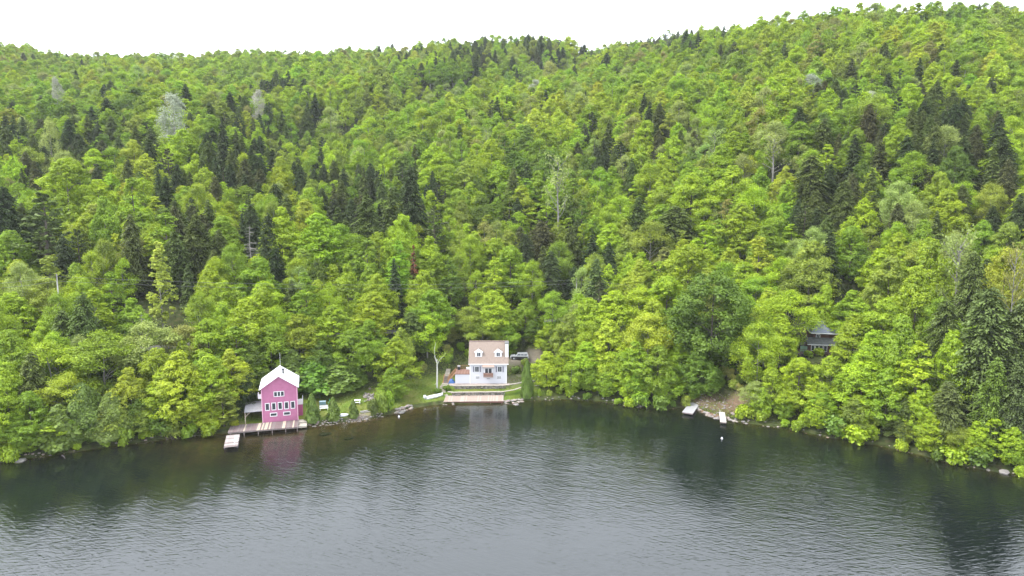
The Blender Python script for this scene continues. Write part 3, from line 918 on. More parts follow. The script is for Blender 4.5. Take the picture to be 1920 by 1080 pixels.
def fill():
    cand = []
    y = 104.0
    while y < 800:
        st = 4.3 if y < 260 else (5.0 if y < 420 else 6.0)
        half = min(0.98 * y + 25, 640)
        n = int(2 * half / st)
        for i in range(n):
            cand.append((-half + (i + fr.random()) * st, y + fr.uniform(-.5, .5) * st))
        y += st
    fr.shuffle(cand)
    for x, y in cand:
        s = y - float(ys(x))
        if s < 1.6:
            continue
        R0 = float(np.interp(x / y, rd_a, rd_r))
        back = False
        if y > R0 + 45:
            if not 700 < y < 800:
                continue
            bt = np.interp(x / y, bk_a, bk_t)
            if 760 * bt + CAM_Z < gz(x, y) - 25:
                continue
            back = True
        z = gz(x, y)
        px, py, f = project(x, y, z)
        if ROAD_S[0] - 1 < s < ROAD_S[1] + 0.5:
            if fr.random() < .75: continue
        if any(in_poly(px, py, P) for P in CLEAR):
            continue
        edge = s < 5
        ptx, pty, _ = project(x, y, z + 12)
        far = max(0, min(1, (y - 250) / 250))
        if fr.random() < coni_p(ptx, pty) * (0.5 if edge else 1):
            form = fr.choices(['spruce', 'hemlock', 'pine'], [.5, .42, .08] if y > 260 else [.24, .68, .08])[0]
            H = fr.uniform(12, 17.5) if not edge else fr.uniform(7, 12)
            R = H * {'spruce': .19, 'hemlock': .26, 'pine': .22}[form] * fr.uniform(.85, 1.15)
            tint = fr.choices(['dark', 'darkolive', 'brown', 'greyolive'], [.42, .36, .14, .08])[0]
        else:
            form = fr.choices(['round', 'layered', 'airy', 'narrow'], [.40, .17, .30, .13])[0]
            H = fr.triangular(8.5, 18.5, 13.5)
            if edge: H = fr.uniform(4.5, 10)
            R = {'round': .35, 'layered': .34, 'airy': .29, 'narrow': .24}[form] * H * fr.uniform(.78, 1.32)
            tn = tintnoise(x, y) + fr.gauss(0, 1.0)
            right = ptx > 1100
            if form == 'airy':
                tint = fr.choices(['fresh', 'lime', 'sage', 'olive', 'bronze'], [.3, .3, .2, .14, .06])[0]
            elif tn > .9:
                tint = fr.choices(['yellow', 'lime', 'olive', 'bronze'], [.35, .45, .14, .06])[0]
            elif tn > -1.1:
                tint = fr.choices(['lime', 'fresh', 'olive'], [.55 if right else .42, .30, .15])[0]
            else:
                tint = fr.choices(['fresh', 'deep', 'lime'], [.5, .27, .23])[0]
        if y > 300: H *= 1.08; R *= 1.16
        if not near_ok(x, y, R, .50 if y < 300 else .54):
            continue
        t = dict(x=x, y=y, z=z, H=H, R=R, form=form, tint=tint, hand=False, label=None)
        TREES.append(t)
        register(t)
fill()
def shore_shrubs():
    r = random.Random(9)
    x = -100.0
    while x < 100:
        x += r.uniform(1.2, 4.2)
        s = r.uniform(-.5, 1.4)
        y = float(ys(x)) + s
        px, py, f = project(x, y, .4)
        if any(in_poly(px, py + 2, P) for P in CLEAR) or 425 < px < 735 or 745 < px < 985:
            continue
        k = r.random()
        H = r.triangular(.9, 4.2, 1.8)
        TREES.append(dict(x=x, y=y, z=max(gz(x, y), .1), H=H, R=H * r.uniform(.55, 1.0), form='shrub', tint='lime' if k < .35 else ('fresh' if k < .65 else ('olive' if k < .85 else 'deep')), hand=False, label=None))
    x = -100.0
    while x < 100:                                           # young trees that lean out over the water
        x += r.uniform(2.0, 5.0)
        y = float(ys(x)) + r.uniform(.7, 2.6)
        px, py, f = project(x, y, .4)
        if any(in_poly(px, py + 2, P) for P in CLEAR) or 425 < px < 735 or 745 < px < 1000 or 1270 < px < 1400:
            continue
        H = r.uniform(3.5, 7.5)
        form = r.choice(['round', 'airy', 'layered', 'narrow', 'round'])
        TREES.append(dict(x=x, y=y, z=gz(x, y), H=H, R=H * r.uniform(.30, .48), form=form, tint=r.choice(['lime', 'fresh', 'olive', 'fresh', 'lime', 'deep']), hand=False, label=None))
    for px, py, H, R, tint in ((700, 782, 3.6, 1.5, 'cedar'), (715, 775, 4.6, 1.9, 'olive'), (730, 770, 4.2, 1.6, 'fresh'), (838, 733, 1.3, 1.3, 'deep'), (822, 738, 1.2, 1.2, 'deep'), (1010, 745, 1.8, .8, 'lime'), (968, 700, 1.8, 1.6, 'deep'),
                           (985, 690, 2.2, 1.4, 'olive'), (440, 800, 1.2, 1.3, 'yellow'), (455, 775, 1.0, 1.2, 'bronze'), (478, 770, .9, 1.1, 'bronze'), (1395, 772, 1.6, 1.5, 'lime'), (1410, 780, 2.0, 1.6, 'lime'), (1385, 782, 1.2, 1.2, 'olive'),
                           (1300, 748, 1.6, 1.3, 'fresh'), (1318, 735, 2.2, 1.5, 'deep'), (1400, 700, 2.4, 1.8, 'deep'), (1420, 680, 2.0, 1.6, 'olive'), (1375, 715, 1.6, 1.5, 'bronze'), (1360, 700, 1.5, 1.4, 'olive'), (1440, 665, 1.6, 1.6, 'fresh'), (1390, 660, 1.6, 1.7, 'bronze'), (1535, 668, 2.0, 1.7, 'lime'), (1515, 670, 1.6, 1.5, 'fresh'), (1555, 664, 2.6, 1.6, 'fresh'), (1030, 742, 1.5, .9, 'olive'), (1048, 738, 1.6, 1.2, 'fresh')):
        gx, gy, g = ground(px, py)
        TREES.append(dict(x=gx, y=gy, z=g, H=H, R=R, form='shrub', tint=tint, hand=False, label=None))
shore_shrubs()
def bank_shrubs():
    r = random.Random(31)
    for i in range(34):
        x = r.uniform(-22, 11)
        s = r.uniform(23, 30.5) if x > -13 else r.uniform(17, 29)
        if -2 < x < 9 and s < 25: continue
        y = float(ys(x)) + s
        TREES.append(dict(x=x, y=y, z=gz(x, y), H=r.uniform(1.2, 3.0), R=r.uniform(1.1, 1.9), form='shrub', tint=r.choice(['fresh', 'lime', 'olive', 'deep', 'bronze', 'fresh']), hand=False, label=None))
    for i in range(70):
        x = r.uniform(38, 58)
        s = r.uniform(9, 27)
        y = float(ys(x)) + s
        px, py, f = project(x, y, gz(x, y))
        if not in_poly(px, py, CLEAR[1]): continue
        TREES.append(dict(x=x, y=y, z=gz(x, y), H=r.uniform(1.0, 2.4), R=r.uniform(1.0, 1.8), form='shrub', tint=r.choice(['fresh', 'olive', 'bronze', 'deep', 'olive']), hand=False, label=None))
bank_shrubs()
for a in ((582, 737, 27, .75, 'cedar', 'cedar', 'tallest clipped cedar by the water, beside the pink house'), (622, 744, 26, .9, 'cedar', 'cedar', 'middle clipped cedar of three along the lawn shore'),
          (660, 750, 20, .8, 'cedar', 'cedar', 'smallest clipped cedar of three, near the gravel beach'), (988, 674, 27, 1.2, 'cedar', 'cedar', 'slender mossy cedar column at the right end of the stone walls')):
    put(*a)

SIGHT = [(292, 311, 470, 515, 166), (1522, 1556, 602, 626, 149), (1508, 1545, 643, 663, 147), (956, 996, 660, 676, 163), (560, 690, 742, 775, 139), (846, 960, 640, 750, 150)]   # places the photograph sees between the crowns
def hides(t):
    if t['label'] or t['form'] == 'poplar' or (t['hand'] and 340 < t['px0'] < 1400): return False
    px0, py0, f = project(t['x'], t['y'], t['z'])
    t['px_c'] = px0
    w = t['R'] * (.6 if t['px_c'] > 1400 else .92) / f * FPX
    top = project(t['x'], t['y'], t['z'] + t['H'])[1]
    return any(px0 + w > a and px0 - w < b and top < d and py0 > c and t['y'] < yy for a, b, c, d, yy in SIGHT)
for t in TREES:
    t['px0'] = project(t['x'], t['y'], t['z'])[0]
TREES = [t for t in TREES if t['form'] in ('shrub', 'cedar') or not hides(t)]
for t in TREES:
    px, py, f = project(t['x'], t['y'], t['z'] + t['H'])
    px2, pyb, _ = project(t['x'], t['y'], t['z'])
    t['px'], t['py'], t['pyb'] = px, py, pyb
    wpx = t['R'] / f * FPX
    t['inview'] = -wpx < px < 1920 + wpx
    t['score'] = (t['H'] * t['R']) ** .5 / f * (1.0 if t['inview'] else 0.0)
    if t['hand'] and t['inview']: t['score'] += 10

def jitter(c, r, k=.10):
    m = r.gauss(1, k * .7)
    return tuple(max(.01, q * m * r.gauss(1, k * .32)) for q in c)

# labels: look of the tree, then the landmark it is nearest to
LANDMARK = [('the pink house', 520, 745), ('the white house', 916, 680), ('the grey floating dock', 1295, 766), ('the white floating dock', 1354, 784), ('the grey-roofed cottage', 1535, 630),
            ('the dead grey spruce', 470, 470), ('the rust red conifer', 776, 490), ('the yellow column tree', 300, 520), ('the bare forked tree', 1046, 350), ('the big deep green tree', 1335, 600),
            ('the lone utility pole', 112, 525), ('the grey hemlock stand', 1860, 620), ('the white blossoming tree', 327, 205), ('the shore boulder', 1866, 862), ('the tall slope hemlock', 1265, 410),
            ('the leaning half-bare tree', 1790, 460), ('the parked SUV', 974, 668), ('the white skiff', 815, 747), ('the dark pine', 90, 410)]
ORD = ['', 'second', 'third', 'fourth', 'fifth', 'sixth', 'seventh', 'eighth', 'ninth', 'tenth', 'eleventh', 'twelfth', 'thirteenth', 'fourteenth', 'fifteenth', 'sixteenth', 'seventeenth', 'eighteenth', 'nineteenth', 'twentieth']
def size_word(t):
    if t['H'] < 6: return 'small '
    if t['H'] > 16.5: return 'tall '
    return ''
def label_trees(ts, noun):
    keys = {}
    for t in ts:
        if t.get('label'):
            continue
        cy = .5 * (t['py'] + t['pyb'])
        best = min(LANDMARK, key=lambda L: math.hypot(t['px'] - L[1], cy - L[2]))
        dx, dy = t['px'] - best[1], cy - best[2]
        if abs(dx) > abs(dy): way = 'right of' if dx > 0 else 'left of'
        else: way = 'below' if dy > 0 else 'above'
        spot = 'shoreline ' if t['y'] - float(ys(t['x'])) < 4 else ''
        look = f"{size_word(t)}{WORD[t['tint']]} {FORM[t['form']]} {spot}{noun}"
        t['dist'] = math.hypot(dx, dy)
        keys.setdefault((look, way, best[0].replace('the ', '', 1)), []).append(t)
    for (look, way, lm), v in keys.items():
        v.sort(key=lambda t: t['dist'])
        for i, t in enumerate(v):
            o = ('first' if len(v) > 1 else '') if i == 0 else ORD[min(i, 19)]
            t['label'] = f"{look}, {o + ' such ' if o else ''}{way} {lm}"
def set_tint(o, c):
    o['tint'] = [float(q) for q in c]
NAMES = {'deadspruce': ('dead_tree', 'tree'), 'redspruce': ('dying_conifer', 'tree'), 'bare': ('thin_leaved_tree', 'tree'), 'blossom': ('pale_tree', 'tree'), 'cedar': ('cedar_tree', 'tree')}
def make_tree(t, name, cat, group):
    k = int(abs(t['x'] * 7.3 + t['y'] * 3.1)) % len(PROTO[t['form']])
    form = 'bigcedar' if t['form'] == 'cedar' and t['H'] > 7.5 else t['form']
    tm, cm = PROTO[form][k]
    h0, r0 = NOM[form]
    r = random.Random(int(t['x'] * 100) * 7 + int(t['y'] * 100))
    root = empty(name, (t['x'], t['y'], t['z'] - .1), r.uniform(0, 6.283), t['label'], cat, group)
    root.scale = (t['R'] / r0, t['R'] / r0, t['H'] / h0)
    link('stem' if t['form'] == 'shrub' else 'trunk', tm, root)
    if cm is not None:
        c = link('foliage' if t['form'] == 'shrub' else 'crown', cm, root)
        set_tint(c, jitter(TINT[t['tint']], r))
    return root

vis = sorted([t for t in TREES if t['inview']], key=lambda t: -t['score'])
broad = [t for t in vis if t['form'] in BROAD]
conif = [t for t in vis if t['form'] in ('spruce', 'hemlock', 'pine')]
other = [t for t in vis if t['form'] in NAMES]
ind_b, ind_c = broad[:298], conif[:285]
label_trees(ind_b, 'broadleaf tree')
label_trees(ind_c, 'conifer')
shrubs = [t for t in vis if t['form'] == 'shrub']
label_trees([t for t in other], 'cedar tree')
label_trees(shrubs, 'shrub')
for t in shrubs:
    make_tree(t, 'shrub', 'shrub', 'shrubs along the lake shore')
for t in ind_b:
    make_tree(t, 'broadleaf_tree', 'tree', 'broadleaf trees on the hillside')
for t in ind_c:
    make_tree(t, 'conifer', 'conifer', 'dark conifers on the hillside')
for t in other:
    nm, ct = NAMES[t['form']]
    make_tree(t, nm, ct, None if t['form'] != 'cedar' else 'dense cedars near the shore')

# the rest of the forest: two objects that nobody could count
def hold(name, tm, cm):
    # trunk and crown of a forest tree joined in one mesh, used only as an instance source
    import bmesh
    me = bpy.data.meshes.new(name)
    nv = [len(tm.vertices), len(cm.vertices)]
    co = np.empty((sum(nv), 3), np.float32)
    a = np.empty(nv[0] * 3, np.float32); tm.vertices.foreach_get('co', a); co[:nv[0]] = a.reshape(-1, 3)
    a = np.empty(nv[1] * 3, np.float32); cm.vertices.foreach_get('co', a); co[nv[0]:] = a.reshape(-1, 3)
    fs = [tuple(p.vertices) for p in tm.polygons] + [tuple(nv[0] + i for i in p.vertices) for p in cm.polygons]
    me.from_pydata(co.tolist(), [], fs)
    me.materials.append(tm.materials[0]); me.materials.append(cm.materials[0])
    me.polygons.foreach_set('material_index', np.array([0] * len(tm.polygons) + [1] * len(cm.polygons), np.int32))
    v = np.zeros(sum(nv), np.float32)
    cv = np.empty(nv[1], np.float32); cm.attributes['var'].data.foreach_get('value', cv); v[nv[0]:] = cv
    at_ = me.attributes.new('var', 'FLOAT', 'POINT'); at_.data.foreach_set('value', v)
    return bpy.data.objects.new(name, me)
FAR = {
    'round': hold('far_round', *broadleaf(51, H=14, R=4.7, base=.1, nb=70, nsub=8, nl=13, leaf=.27, limbs=3, flat=.85, wide=.36, topp=1.0)),
    'layered': hold('far_layered', *broadleaf(52, H=15, R=4.4, base=.1, nb=70, nsub=8, nl=13, flat=.72, layered=True, leaf=.27, limbs=3, wide=.32, topp=1.15)),
    'airy': hold('far_airy', *broadleaf(53, H=16, R=3.9, nb=46, nsub=7, nl=14, airy=.38, leaf=.22, limbs=4, bark=PALEBARK)),
    'narrow': hold('far_narrow', *broadleaf(54, H=16, R=2.7, nb=44, nsub=7, nl=12, leaf=.25, limbs=2, topp=1.0)),
    'spruce': hold('far_spruce', *conifer(55, R=2.9, lev=26, per=8, seg=6, leaf=.32, power=.62, irregular=.45)),
    'hemlock': hold('far_hemlock', *conifer(56, R=4.0, lev=26, per=9, seg=8, droop=.5, power=.52, irregular=.5, leaf=.3)),
    'pine': hold('far_pine', *pine(57)),
}
def forest(name, ts, forms, label, cat):
    me = bpy.data.meshes.new(name)
    n = len(ts)
    me.vertices.add(n)
    me.vertices.foreach_set('co', np.array([(t['x'], t['y'], t['z'] - .2) for t in ts], np.float32).ravel())
    r = random.Random(77)
    def at_(nm, ty, vals, key):
        a = me.attributes.new(nm, ty, 'POINT')
        a.data.foreach_set(key, np.asarray(vals, np.float32 if key != 'value' else np.int32).ravel())
    at_('tint', 'FLOAT_COLOR', [(*jitter(TINT[t['tint']], r, .13), 1) for t in ts], 'color')
    at_('scl', 'FLOAT_VECTOR', [(t['R'] / NOM[t['form']][1],) * 2 + (t['H'] / NOM[t['form']][0],) for t in ts], 'vector')
    at_('rot', 'FLOAT_VECTOR', [(0, 0, r.uniform(0, 6.283)) for t in ts], 'vector')
    order = list(forms)
    at_('idx', 'INT', [order.index(t['form']) for t in ts], 'value')
    o = link(name, me)
    tag(o, label, None, None, 'stuff')
    ng = bpy.data.node_groups.new(name, 'GeometryNodeTree')
    ng.interface.new_socket('Geometry', in_out='INPUT', socket_type='NodeSocketGeometry')
    ng.interface.new_socket('Geometry', in_out='OUTPUT', socket_type='NodeSocketGeometry')
    N, L = ng.nodes, ng.links
    gi, go = N.new('NodeGroupInput'), N.new('NodeGroupOutput')
    ip = N.new('GeometryNodeInstanceOnPoints')
    jn = N.new('GeometryNodeJoinGeometry')
    for f in reversed(order):                               # Join lists its links last one first
        oi = N.new('GeometryNodeObjectInfo')
        oi.inputs['Object'].default_value = FAR[f]
        oi.inputs['As Instance'].default_value = True
        L.new(oi.outputs['Geometry'], jn.inputs[0])
    def named(nm, ty):
        a = N.new('GeometryNodeInputNamedAttribute')
        a.data_type = ty
        a.inputs['Name'].default_value = nm
        return a.outputs[0]
    L.new(gi.outputs[0], ip.inputs['Points'])
    L.new(jn.outputs[0], ip.inputs['Instance'])
    ip.inputs['Pick Instance'].default_value = True
    L.new(named('idx', 'INT'), ip.inputs['Instance Index'])
    L.new(named('rot', 'FLOAT_VECTOR'), ip.inputs['Rotation'])
    L.new(named('scl', 'FLOAT_VECTOR'), ip.inputs['Scale'])
    L.new(ip.outputs[0], go.inputs[0])
    md = o.modifiers.new('forest', 'NODES')
    md.node_group = ng
    return o
chosen = {id(t) for t in ind_b} | {id(t) for t in ind_c} | {id(t) for t in other}
rest = [t for t in TREES if id(t) not in chosen]
forest('broadleaf_forest', [t for t in rest if t['form'] in BROAD[:4]], BROAD[:4], 'mass of spring green broadleaf trees covering the upper hillside', 'forest')
forest('conifer_forest', [t for t in rest if t['form'] in ('spruce', 'hemlock', 'pine')], ('spruce', 'hemlock', 'pine'), 'scattered dark conifers through the upper hillside forest', 'forest')
print('TREES', len(TREES), 'in view', len(vis), 'broad', len(broad), 'conif', len(conif), 'other', len(other))

# short grass on the two lots and the landing
def grass():
    r = np.random.default_rng(4)
    n = 42000
    x = r.uniform(-57, 12, n); s = r.uniform(.6, 28, n)
    x2 = r.uniform(37, 56, 6000); s2 = r.uniform(1.2, 14, 6000)
    x, s = np.concatenate([x, x2]), np.concatenate([s, s2])
    y = ys(x) + s
    keep = r.random(len(x)) < np.where(x > 30, .55 + .4 * np.sin(x * 1.3) * np.sin(s * .9), lawn_weight(x, s) * (.6 + .4 * np.sin(x * .8) * np.sin(s * .7 + x * .3)))
    house = ((x > -13.2) & (x < -.8) & (s > 7.2) & (s < 17)) | ((x > -14.8) & (x < -1.7) & (s < 4.6)) | ((x > -14.5) & (x < -.5) & (s > 7) & (s < 9.2)) | ((x > -55.5) & (x < -40.5) & (s < 3.2)) | ((x > -49) & (x < -41) & (s < 10)) | ((x > -1) & (x < 9) & (s > 18.5) & (s < 23))
    keep &= ~house
    x, y = x[keep], y[keep]
    z = hgt(x, y)
    m = len(x)
    P = np.stack([x, y, z + .07], -1)
    N = unit(r.normal(size=(m, 3)) * .45 + np.array([0, -.25, .8]))
    sz = r.uniform(.07, .2, m)
    V, F = cards(P, N, sz, sz * .45, r)
    me = np_mesh('grass', V, F, LEAF, {'var': np.repeat(np.clip(.5 + .22 * np.sin(x * .7) * np.sin(y * .6) + r.normal(0, .2, m), 0, 1), 4)})
    o = link('grass', me)
    set_tint(o, (.165, .215, .026))
    tag(o, 'short uneven grass on the lawns and the landing', kind='stuff')
grass()

# ------------------------------------------------------------------ buildings and garden things
M_WHITE = mat('white_paint', (0.68, 0.68, 0.69), 0.6, 0, 8, 0.05, 1.5)
M_SIDING = mat('white_siding', (0.50, 0.50, 0.54), 0.55, wave=('Z', 1.2, 0.35))
M_PINK = mat('pink_siding', (0.37, 0.13, 0.232), 0.65, var=0.10, vscale=1.2, wave=('Z', 1.1, 0.5))
M_PINKTRIM = mat('pink_trim', (0.32, 0.085, 0.17), 0.7)
M_METAL = mat('white_metal_roof', (0.80, 0.80, 0.82), 0.45, wave=('Y', 0.5, 0.25))
M_SHINGLE = mat('tan_shingles', (0.21, 0.165, 0.138), 0.9, 0.5, 14, 0.16, 5)
M_GLASS = mat('window_glass', (0.035, 0.042, 0.05), 0.08, spec=0.6)
M_SHUT = mat('grey_shutter', (0.16, 0.16, 0.20), 0.7)
M_REDWOOD = mat('red_brown_deck', (0.19, 0.108, 0.082), 0.8, 0.3, 12, 0.2, 4)
M_ORANGE = mat('orange_brown_wood', (0.27, 0.15, 0.08), 0.8, 0.3, 12, 0.2, 4)
M_GREYWOOD = mat('weathered_wood', (0.17, 0.14, 0.135), 0.9, 0.4, 14, 0.25, 3)
M_PURPLEWOOD = mat('weathered_purple_brown_wood', (0.155, 0.112, 0.112), 0.9, 0.4, 14, 0.25, 3)
M_PALEWOOD = mat('pale_new_wood', (0.40, 0.33, 0.26), 0.85, 0.3, 14, 0.15, 3)
M_TANWOOD = mat('tan_boardwalk_wood', (0.29, 0.225, 0.19), 0.9, 0.3, 14, 0.2, 2)
M_TANWOOD2 = mat('tan_boardwalk_wood_light', (0.34, 0.275, 0.235), 0.9, 0.3, 14, 0.2, 2)
M_DOCKGREY = mat('grey_dock_boards', (0.30, 0.295, 0.30), 0.85, 0.3, 14, 0.12, 2)
M_DOCKWHITE = mat('pale_dock_boards', (0.50, 0.47, 0.42), 0.85, 0.3, 14, 0.12, 2)
M_BLACK = mat('black_iron', (0.02, 0.02, 0.022), 0.6)
M_CONC = mat('pale_concrete', (0.28, 0.235, 0.21), 0.95, 0.4, 10, 0.18, 1.2)
M_STEP = mat('pale_stone', (0.36, 0.32, 0.27), 0.95, 0.5, 8, 0.18, 2)
M_STONES = [mat('wall_stone_grey', (0.20, 0.185, 0.175), 0.95, 0.6, 6, 0.3, 2), mat('wall_stone_dark', (0.11, 0.10, 0.095), 0.95, 0.6, 6, 0.3, 2), mat('wall_stone_pale', (0.26, 0.23, 0.20), 0.95, 0.6, 6, 0.25, 2)]
M_ROCK = mat('shore_rock', (0.20, 0.185, 0.175), 0.95, 0.7, 3, 0.35, 1.2)
M_BROWNW = mat('dark_brown_boards', (0.085, 0.045, 0.032), 0.85, wave=('Z', 1.0, 0.5))
M_BLUEROOF = mat('blue_grey_shingles', (0.20, 0.22, 0.28), 0.85, 0.4, 14, 0.15, 4)
M_TARP = mat('blue_tarp', (0.035, 0.09, 0.24), 0.5, 0.8, 3, 0.15, 2)

def window(parent, x, z, w, h, y=0.0, nx=2, nz=1, fr=0.09, name='window', fm=None, mz=0.05):
    # frame with glazing bars and one pane per light; facing -Y, wall face at y
    f = MB()
    fm = fm or M_WHITE
    f.box((x, y - .03, z + h / 2 + fr / 2), (w + 2 * fr, .1, fr)).box((x, y - .03, z - h / 2 - fr / 2), (w + 2 * fr, .1, fr))
    f.box((x - w / 2 - fr / 2, y - .03, z), (fr, .1, h)).box((x + w / 2 + fr / 2, y - .03, z), (fr, .1, h))
    for i in range(1, nx):
        f.box((x - w / 2 + w * i / nx, y - .025, z), (mz, .07, h))
    for k in range(1, nz):
        f.box((x, y - .021, z - h / 2 + h * k / nz), (w, .06, mz))
    wo = f.build(name, fm, parent)
    pw, ph = w / nx, h / nz
    src = MB().box((0, 0, 0), (pw - .02, .03, ph - .02)).mesh('pane', M_GLASS)
    for i in range(nx):
        for k in range(nz):
            link('pane', src, wo, (x - w / 2 + pw * (i + .5), y - .006, z - h / 2 + ph * (k + .5)))
    return wo

# ---- pink house on the shore
def pink_house():
    rz = math.radians(16.5)
    h = empty('pink_house', (-48.1, 127.0, 0.9), rz, 'tall narrow pink house with white metal roof standing above a plank deck', 'house')
    W, D, E, G = 6.45, 7.4, 6.75, 8.95
    MB().prism([(0, -.6), (W, -.6), (W, E), (W / 2, G), (0, E)], 0, D).build('wall', M_PINK, h)
    for x in (-0.02, W + .02):
        MB().box((x, -.03, E / 2 - .2), (.14, .14, E)).build('corner_board', mat('pale_pink_trim', (.62, .36, .45), .7), h)
    k = (G - E) / (W / 2)
    for sgn in (-1, 1):
        ex = -.42 if sgn < 0 else W + .42
        ze = E - .42 * k
        MB().prism([(ex, ze + .06), (W / 2, G + .06), (W / 2, G + .22), (ex, ze + .22)], -.55, D + .4).build('roof', M_METAL, h)
    MB().box((W / 2, D / 2 - .08, G + .24), (.3, D + .9, .05)).build('ridge_cap', M_WHITE, h)
    st = MB().tube([(W / 2 + .75, 3.1, G - .7), (W / 2 + .75, 3.1, G + .5)], [.16, .16], 10).build('stove_pipe', M_BLACK, h)
    MB().tube([(W / 2 + .75, 3.1, G + .5), (W / 2 + .75, 3.1, G + .62), (W / 2 + .75, 3.1, G + .75)], [.28, .28, .05], 10).build('pipe_cap', M_BLACK, st)
    MB().tube([(W / 2 + .1, D - .2, G), (W / 2 + .1, D - .2, G + 3.0)], [.035, .03], 6).build('antenna_mast', mat('galvanised', (.45, .46, .44), .5), h)
    window(h, 3.15, 5.45, 1.75, .85, nx=3, fr=.1, mz=.14)
    for i in range(5):
        window(h, .93 + i * 1.17, 3.05 - .0 * i, .62, 1.28, nx=1, fr=.11)
    window(h, 2.0, 1.42, 1.1, .52, nx=1, fr=.11)
    window(h, 4.45, 1.42, 1.1, .52, nx=1, fr=.11)
    # side porch with white railing box, right; small white balcony, left
    p = MB().box((W + .48, 3.3, 1.0), (.9, 2.6, 2.8)).build('side_porch', mat('porch_pink_boards', (.40, .10, .21), .7, wave=('Z', 1.1, .5)), h)  # porch boards have their own, slightly redder pink than the main walls
    b = MB()
    b.box((W + .5, 2.0, 2.95), (1.0, .08, 1.1)).box((W + .98, 3.3, 2.95), (.08, 2.6, 1.1)).box((W + .5, 3.3, 2.45), (1.0, 2.6, .1))
    b.build('porch_railing', M_WHITE, p)
    q = MB()
    q.box((-.4, 2.4, 4.35), (.8, 1.6, .1)).box((-.4, 1.62, 4.8), (.8, .07, .85)).box((-.78, 2.4, 4.8), (.07, 1.6, .85))
    q.build('balcony', M_WHITE, h)
    # carport roof on posts
    c = MB().prism([(.3, 2.15), (5.2, 2.75), (5.2, 2.85), (.3, 2.27)], -3.35, -.03, axis='x').build('carport_roof', mat('grey_roofing', (.24, .24, .25), .8, .3, 8, .15, 2), h)
    for y in (.5, 4.9):
        MB().box((-3.2, y, .85), (.13, .13, 2.7)).build('post', M_PALEWOOD, h)
    MB().tube([(-3.2, .5, 1.2), (-2.3, .5, 2.1)], [.06, .06], 4).build('brace', M_PALEWOOD, h)
    # shore deck
    d = empty('plank_deck', (-48.1, 127.0, 0.86), math.radians(14.5), 'long weathered purple-brown plank deck along the water before the pink house', 'deck')
    MB().box((.55, -4.1, -.15), (12.6, .1, .24)).box((.55, -.2, -.15), (12.6, .1, .24)).box((.55, -2.1, -.2), (12.6, .12, .2)).build('deck_frame', M_GREYWOOD, d)
    r = random.Random(3)
    base = MB().box((0, 0, 0), (.245, 4.15, .045)).mesh('plank', M_PURPLEWOOD)
    new = MB().box((0, 0, 0), (.245, 4.15, .045)).mesh('pale_plank', M_PALEWOOD)
    mid = MB().box((0, 0, 0), (.245, 4.15, .045)).mesh('grey_plank', M_GREYWOOD)
    n = 47
    for i in range(n):
        x = -5.7 + i * .266
        m = new if i in (10, 19, 20, 22, 24, 25, 27, 36, 37, 43) else (mid if r.random() < .4 else base)
        o = link('plank', m, d, (x, -2.12 + r.uniform(-.06, .06), .0 + r.uniform(-.006, .006)), r.uniform(-.006, .006))
    for x in (-5.4, -3, -.5, 2, 4.4, 6.5):
        MB().tube([(x, -4.0, -2.2), (x, -4.0, -.05)], [.1, .1], 6).build('pile', M_GREYWOOD, d)
    # floating dock off the deck's end
    a = math.atan2(-6.35, 2.1) + math.pi / 2
    k = empty('plank_dock', (-50.65, 118.45, .46), a, 'small grey plank dock reaching into the lake off the long deck, white board on it', 'dock')
    MB().box((-1.05, 0, -.16), (.12, 6.4, .22)).box((1.05, 0, -.16), (.12, 6.4, .22)).build('dock_frame', M_GREYWOOD, k)
    pm = MB().box((0, 0, 0), (2.3, .29, .05)).mesh('plank', M_GREYWOOD)
    pm2 = MB().box((0, 0, 0), (2.3, .29, .05)).mesh('plank', mat('silvered_wood', (.31, .27, .26), .9, .4, 14, .25, 3))
    for i in range(21):
        link('plank', pm if r.random() < .5 else pm2, k, (r.uniform(-.03, .03), -3.1 + i * .31, 0), r.uniform(-.006, .006))
    for x in (-.95, .95):
        MB().box((x, -1.5, -.38), (.5, 2.6, .3)).box((x, 1.5, -.38), (.5, 2.6, .3)).build('float', M_BLACK, k)
    bd = MB().box((0, 0, 0), (.55, 3.3, .06)).build('white_board', M_WHITE, None, (-50.2, 119.2, .53), a)
    tag(bd, 'white board lying flat on the small plank dock', 'board')
    for i, (x, y) in enumerate(((-40.85, 128.4), (-40.35, 126.6))):
        s = MB().box((0, 0, 0), (1.55, 1.55, .35)).build('stone_slab', M_STEP, None, (x, y, .62 - i * .18), math.radians(14))
        tag(s, ('upper' if i == 0 else 'lower') + ' pale flat slab beside the right end of the plank deck', 'slab')
pink_house()

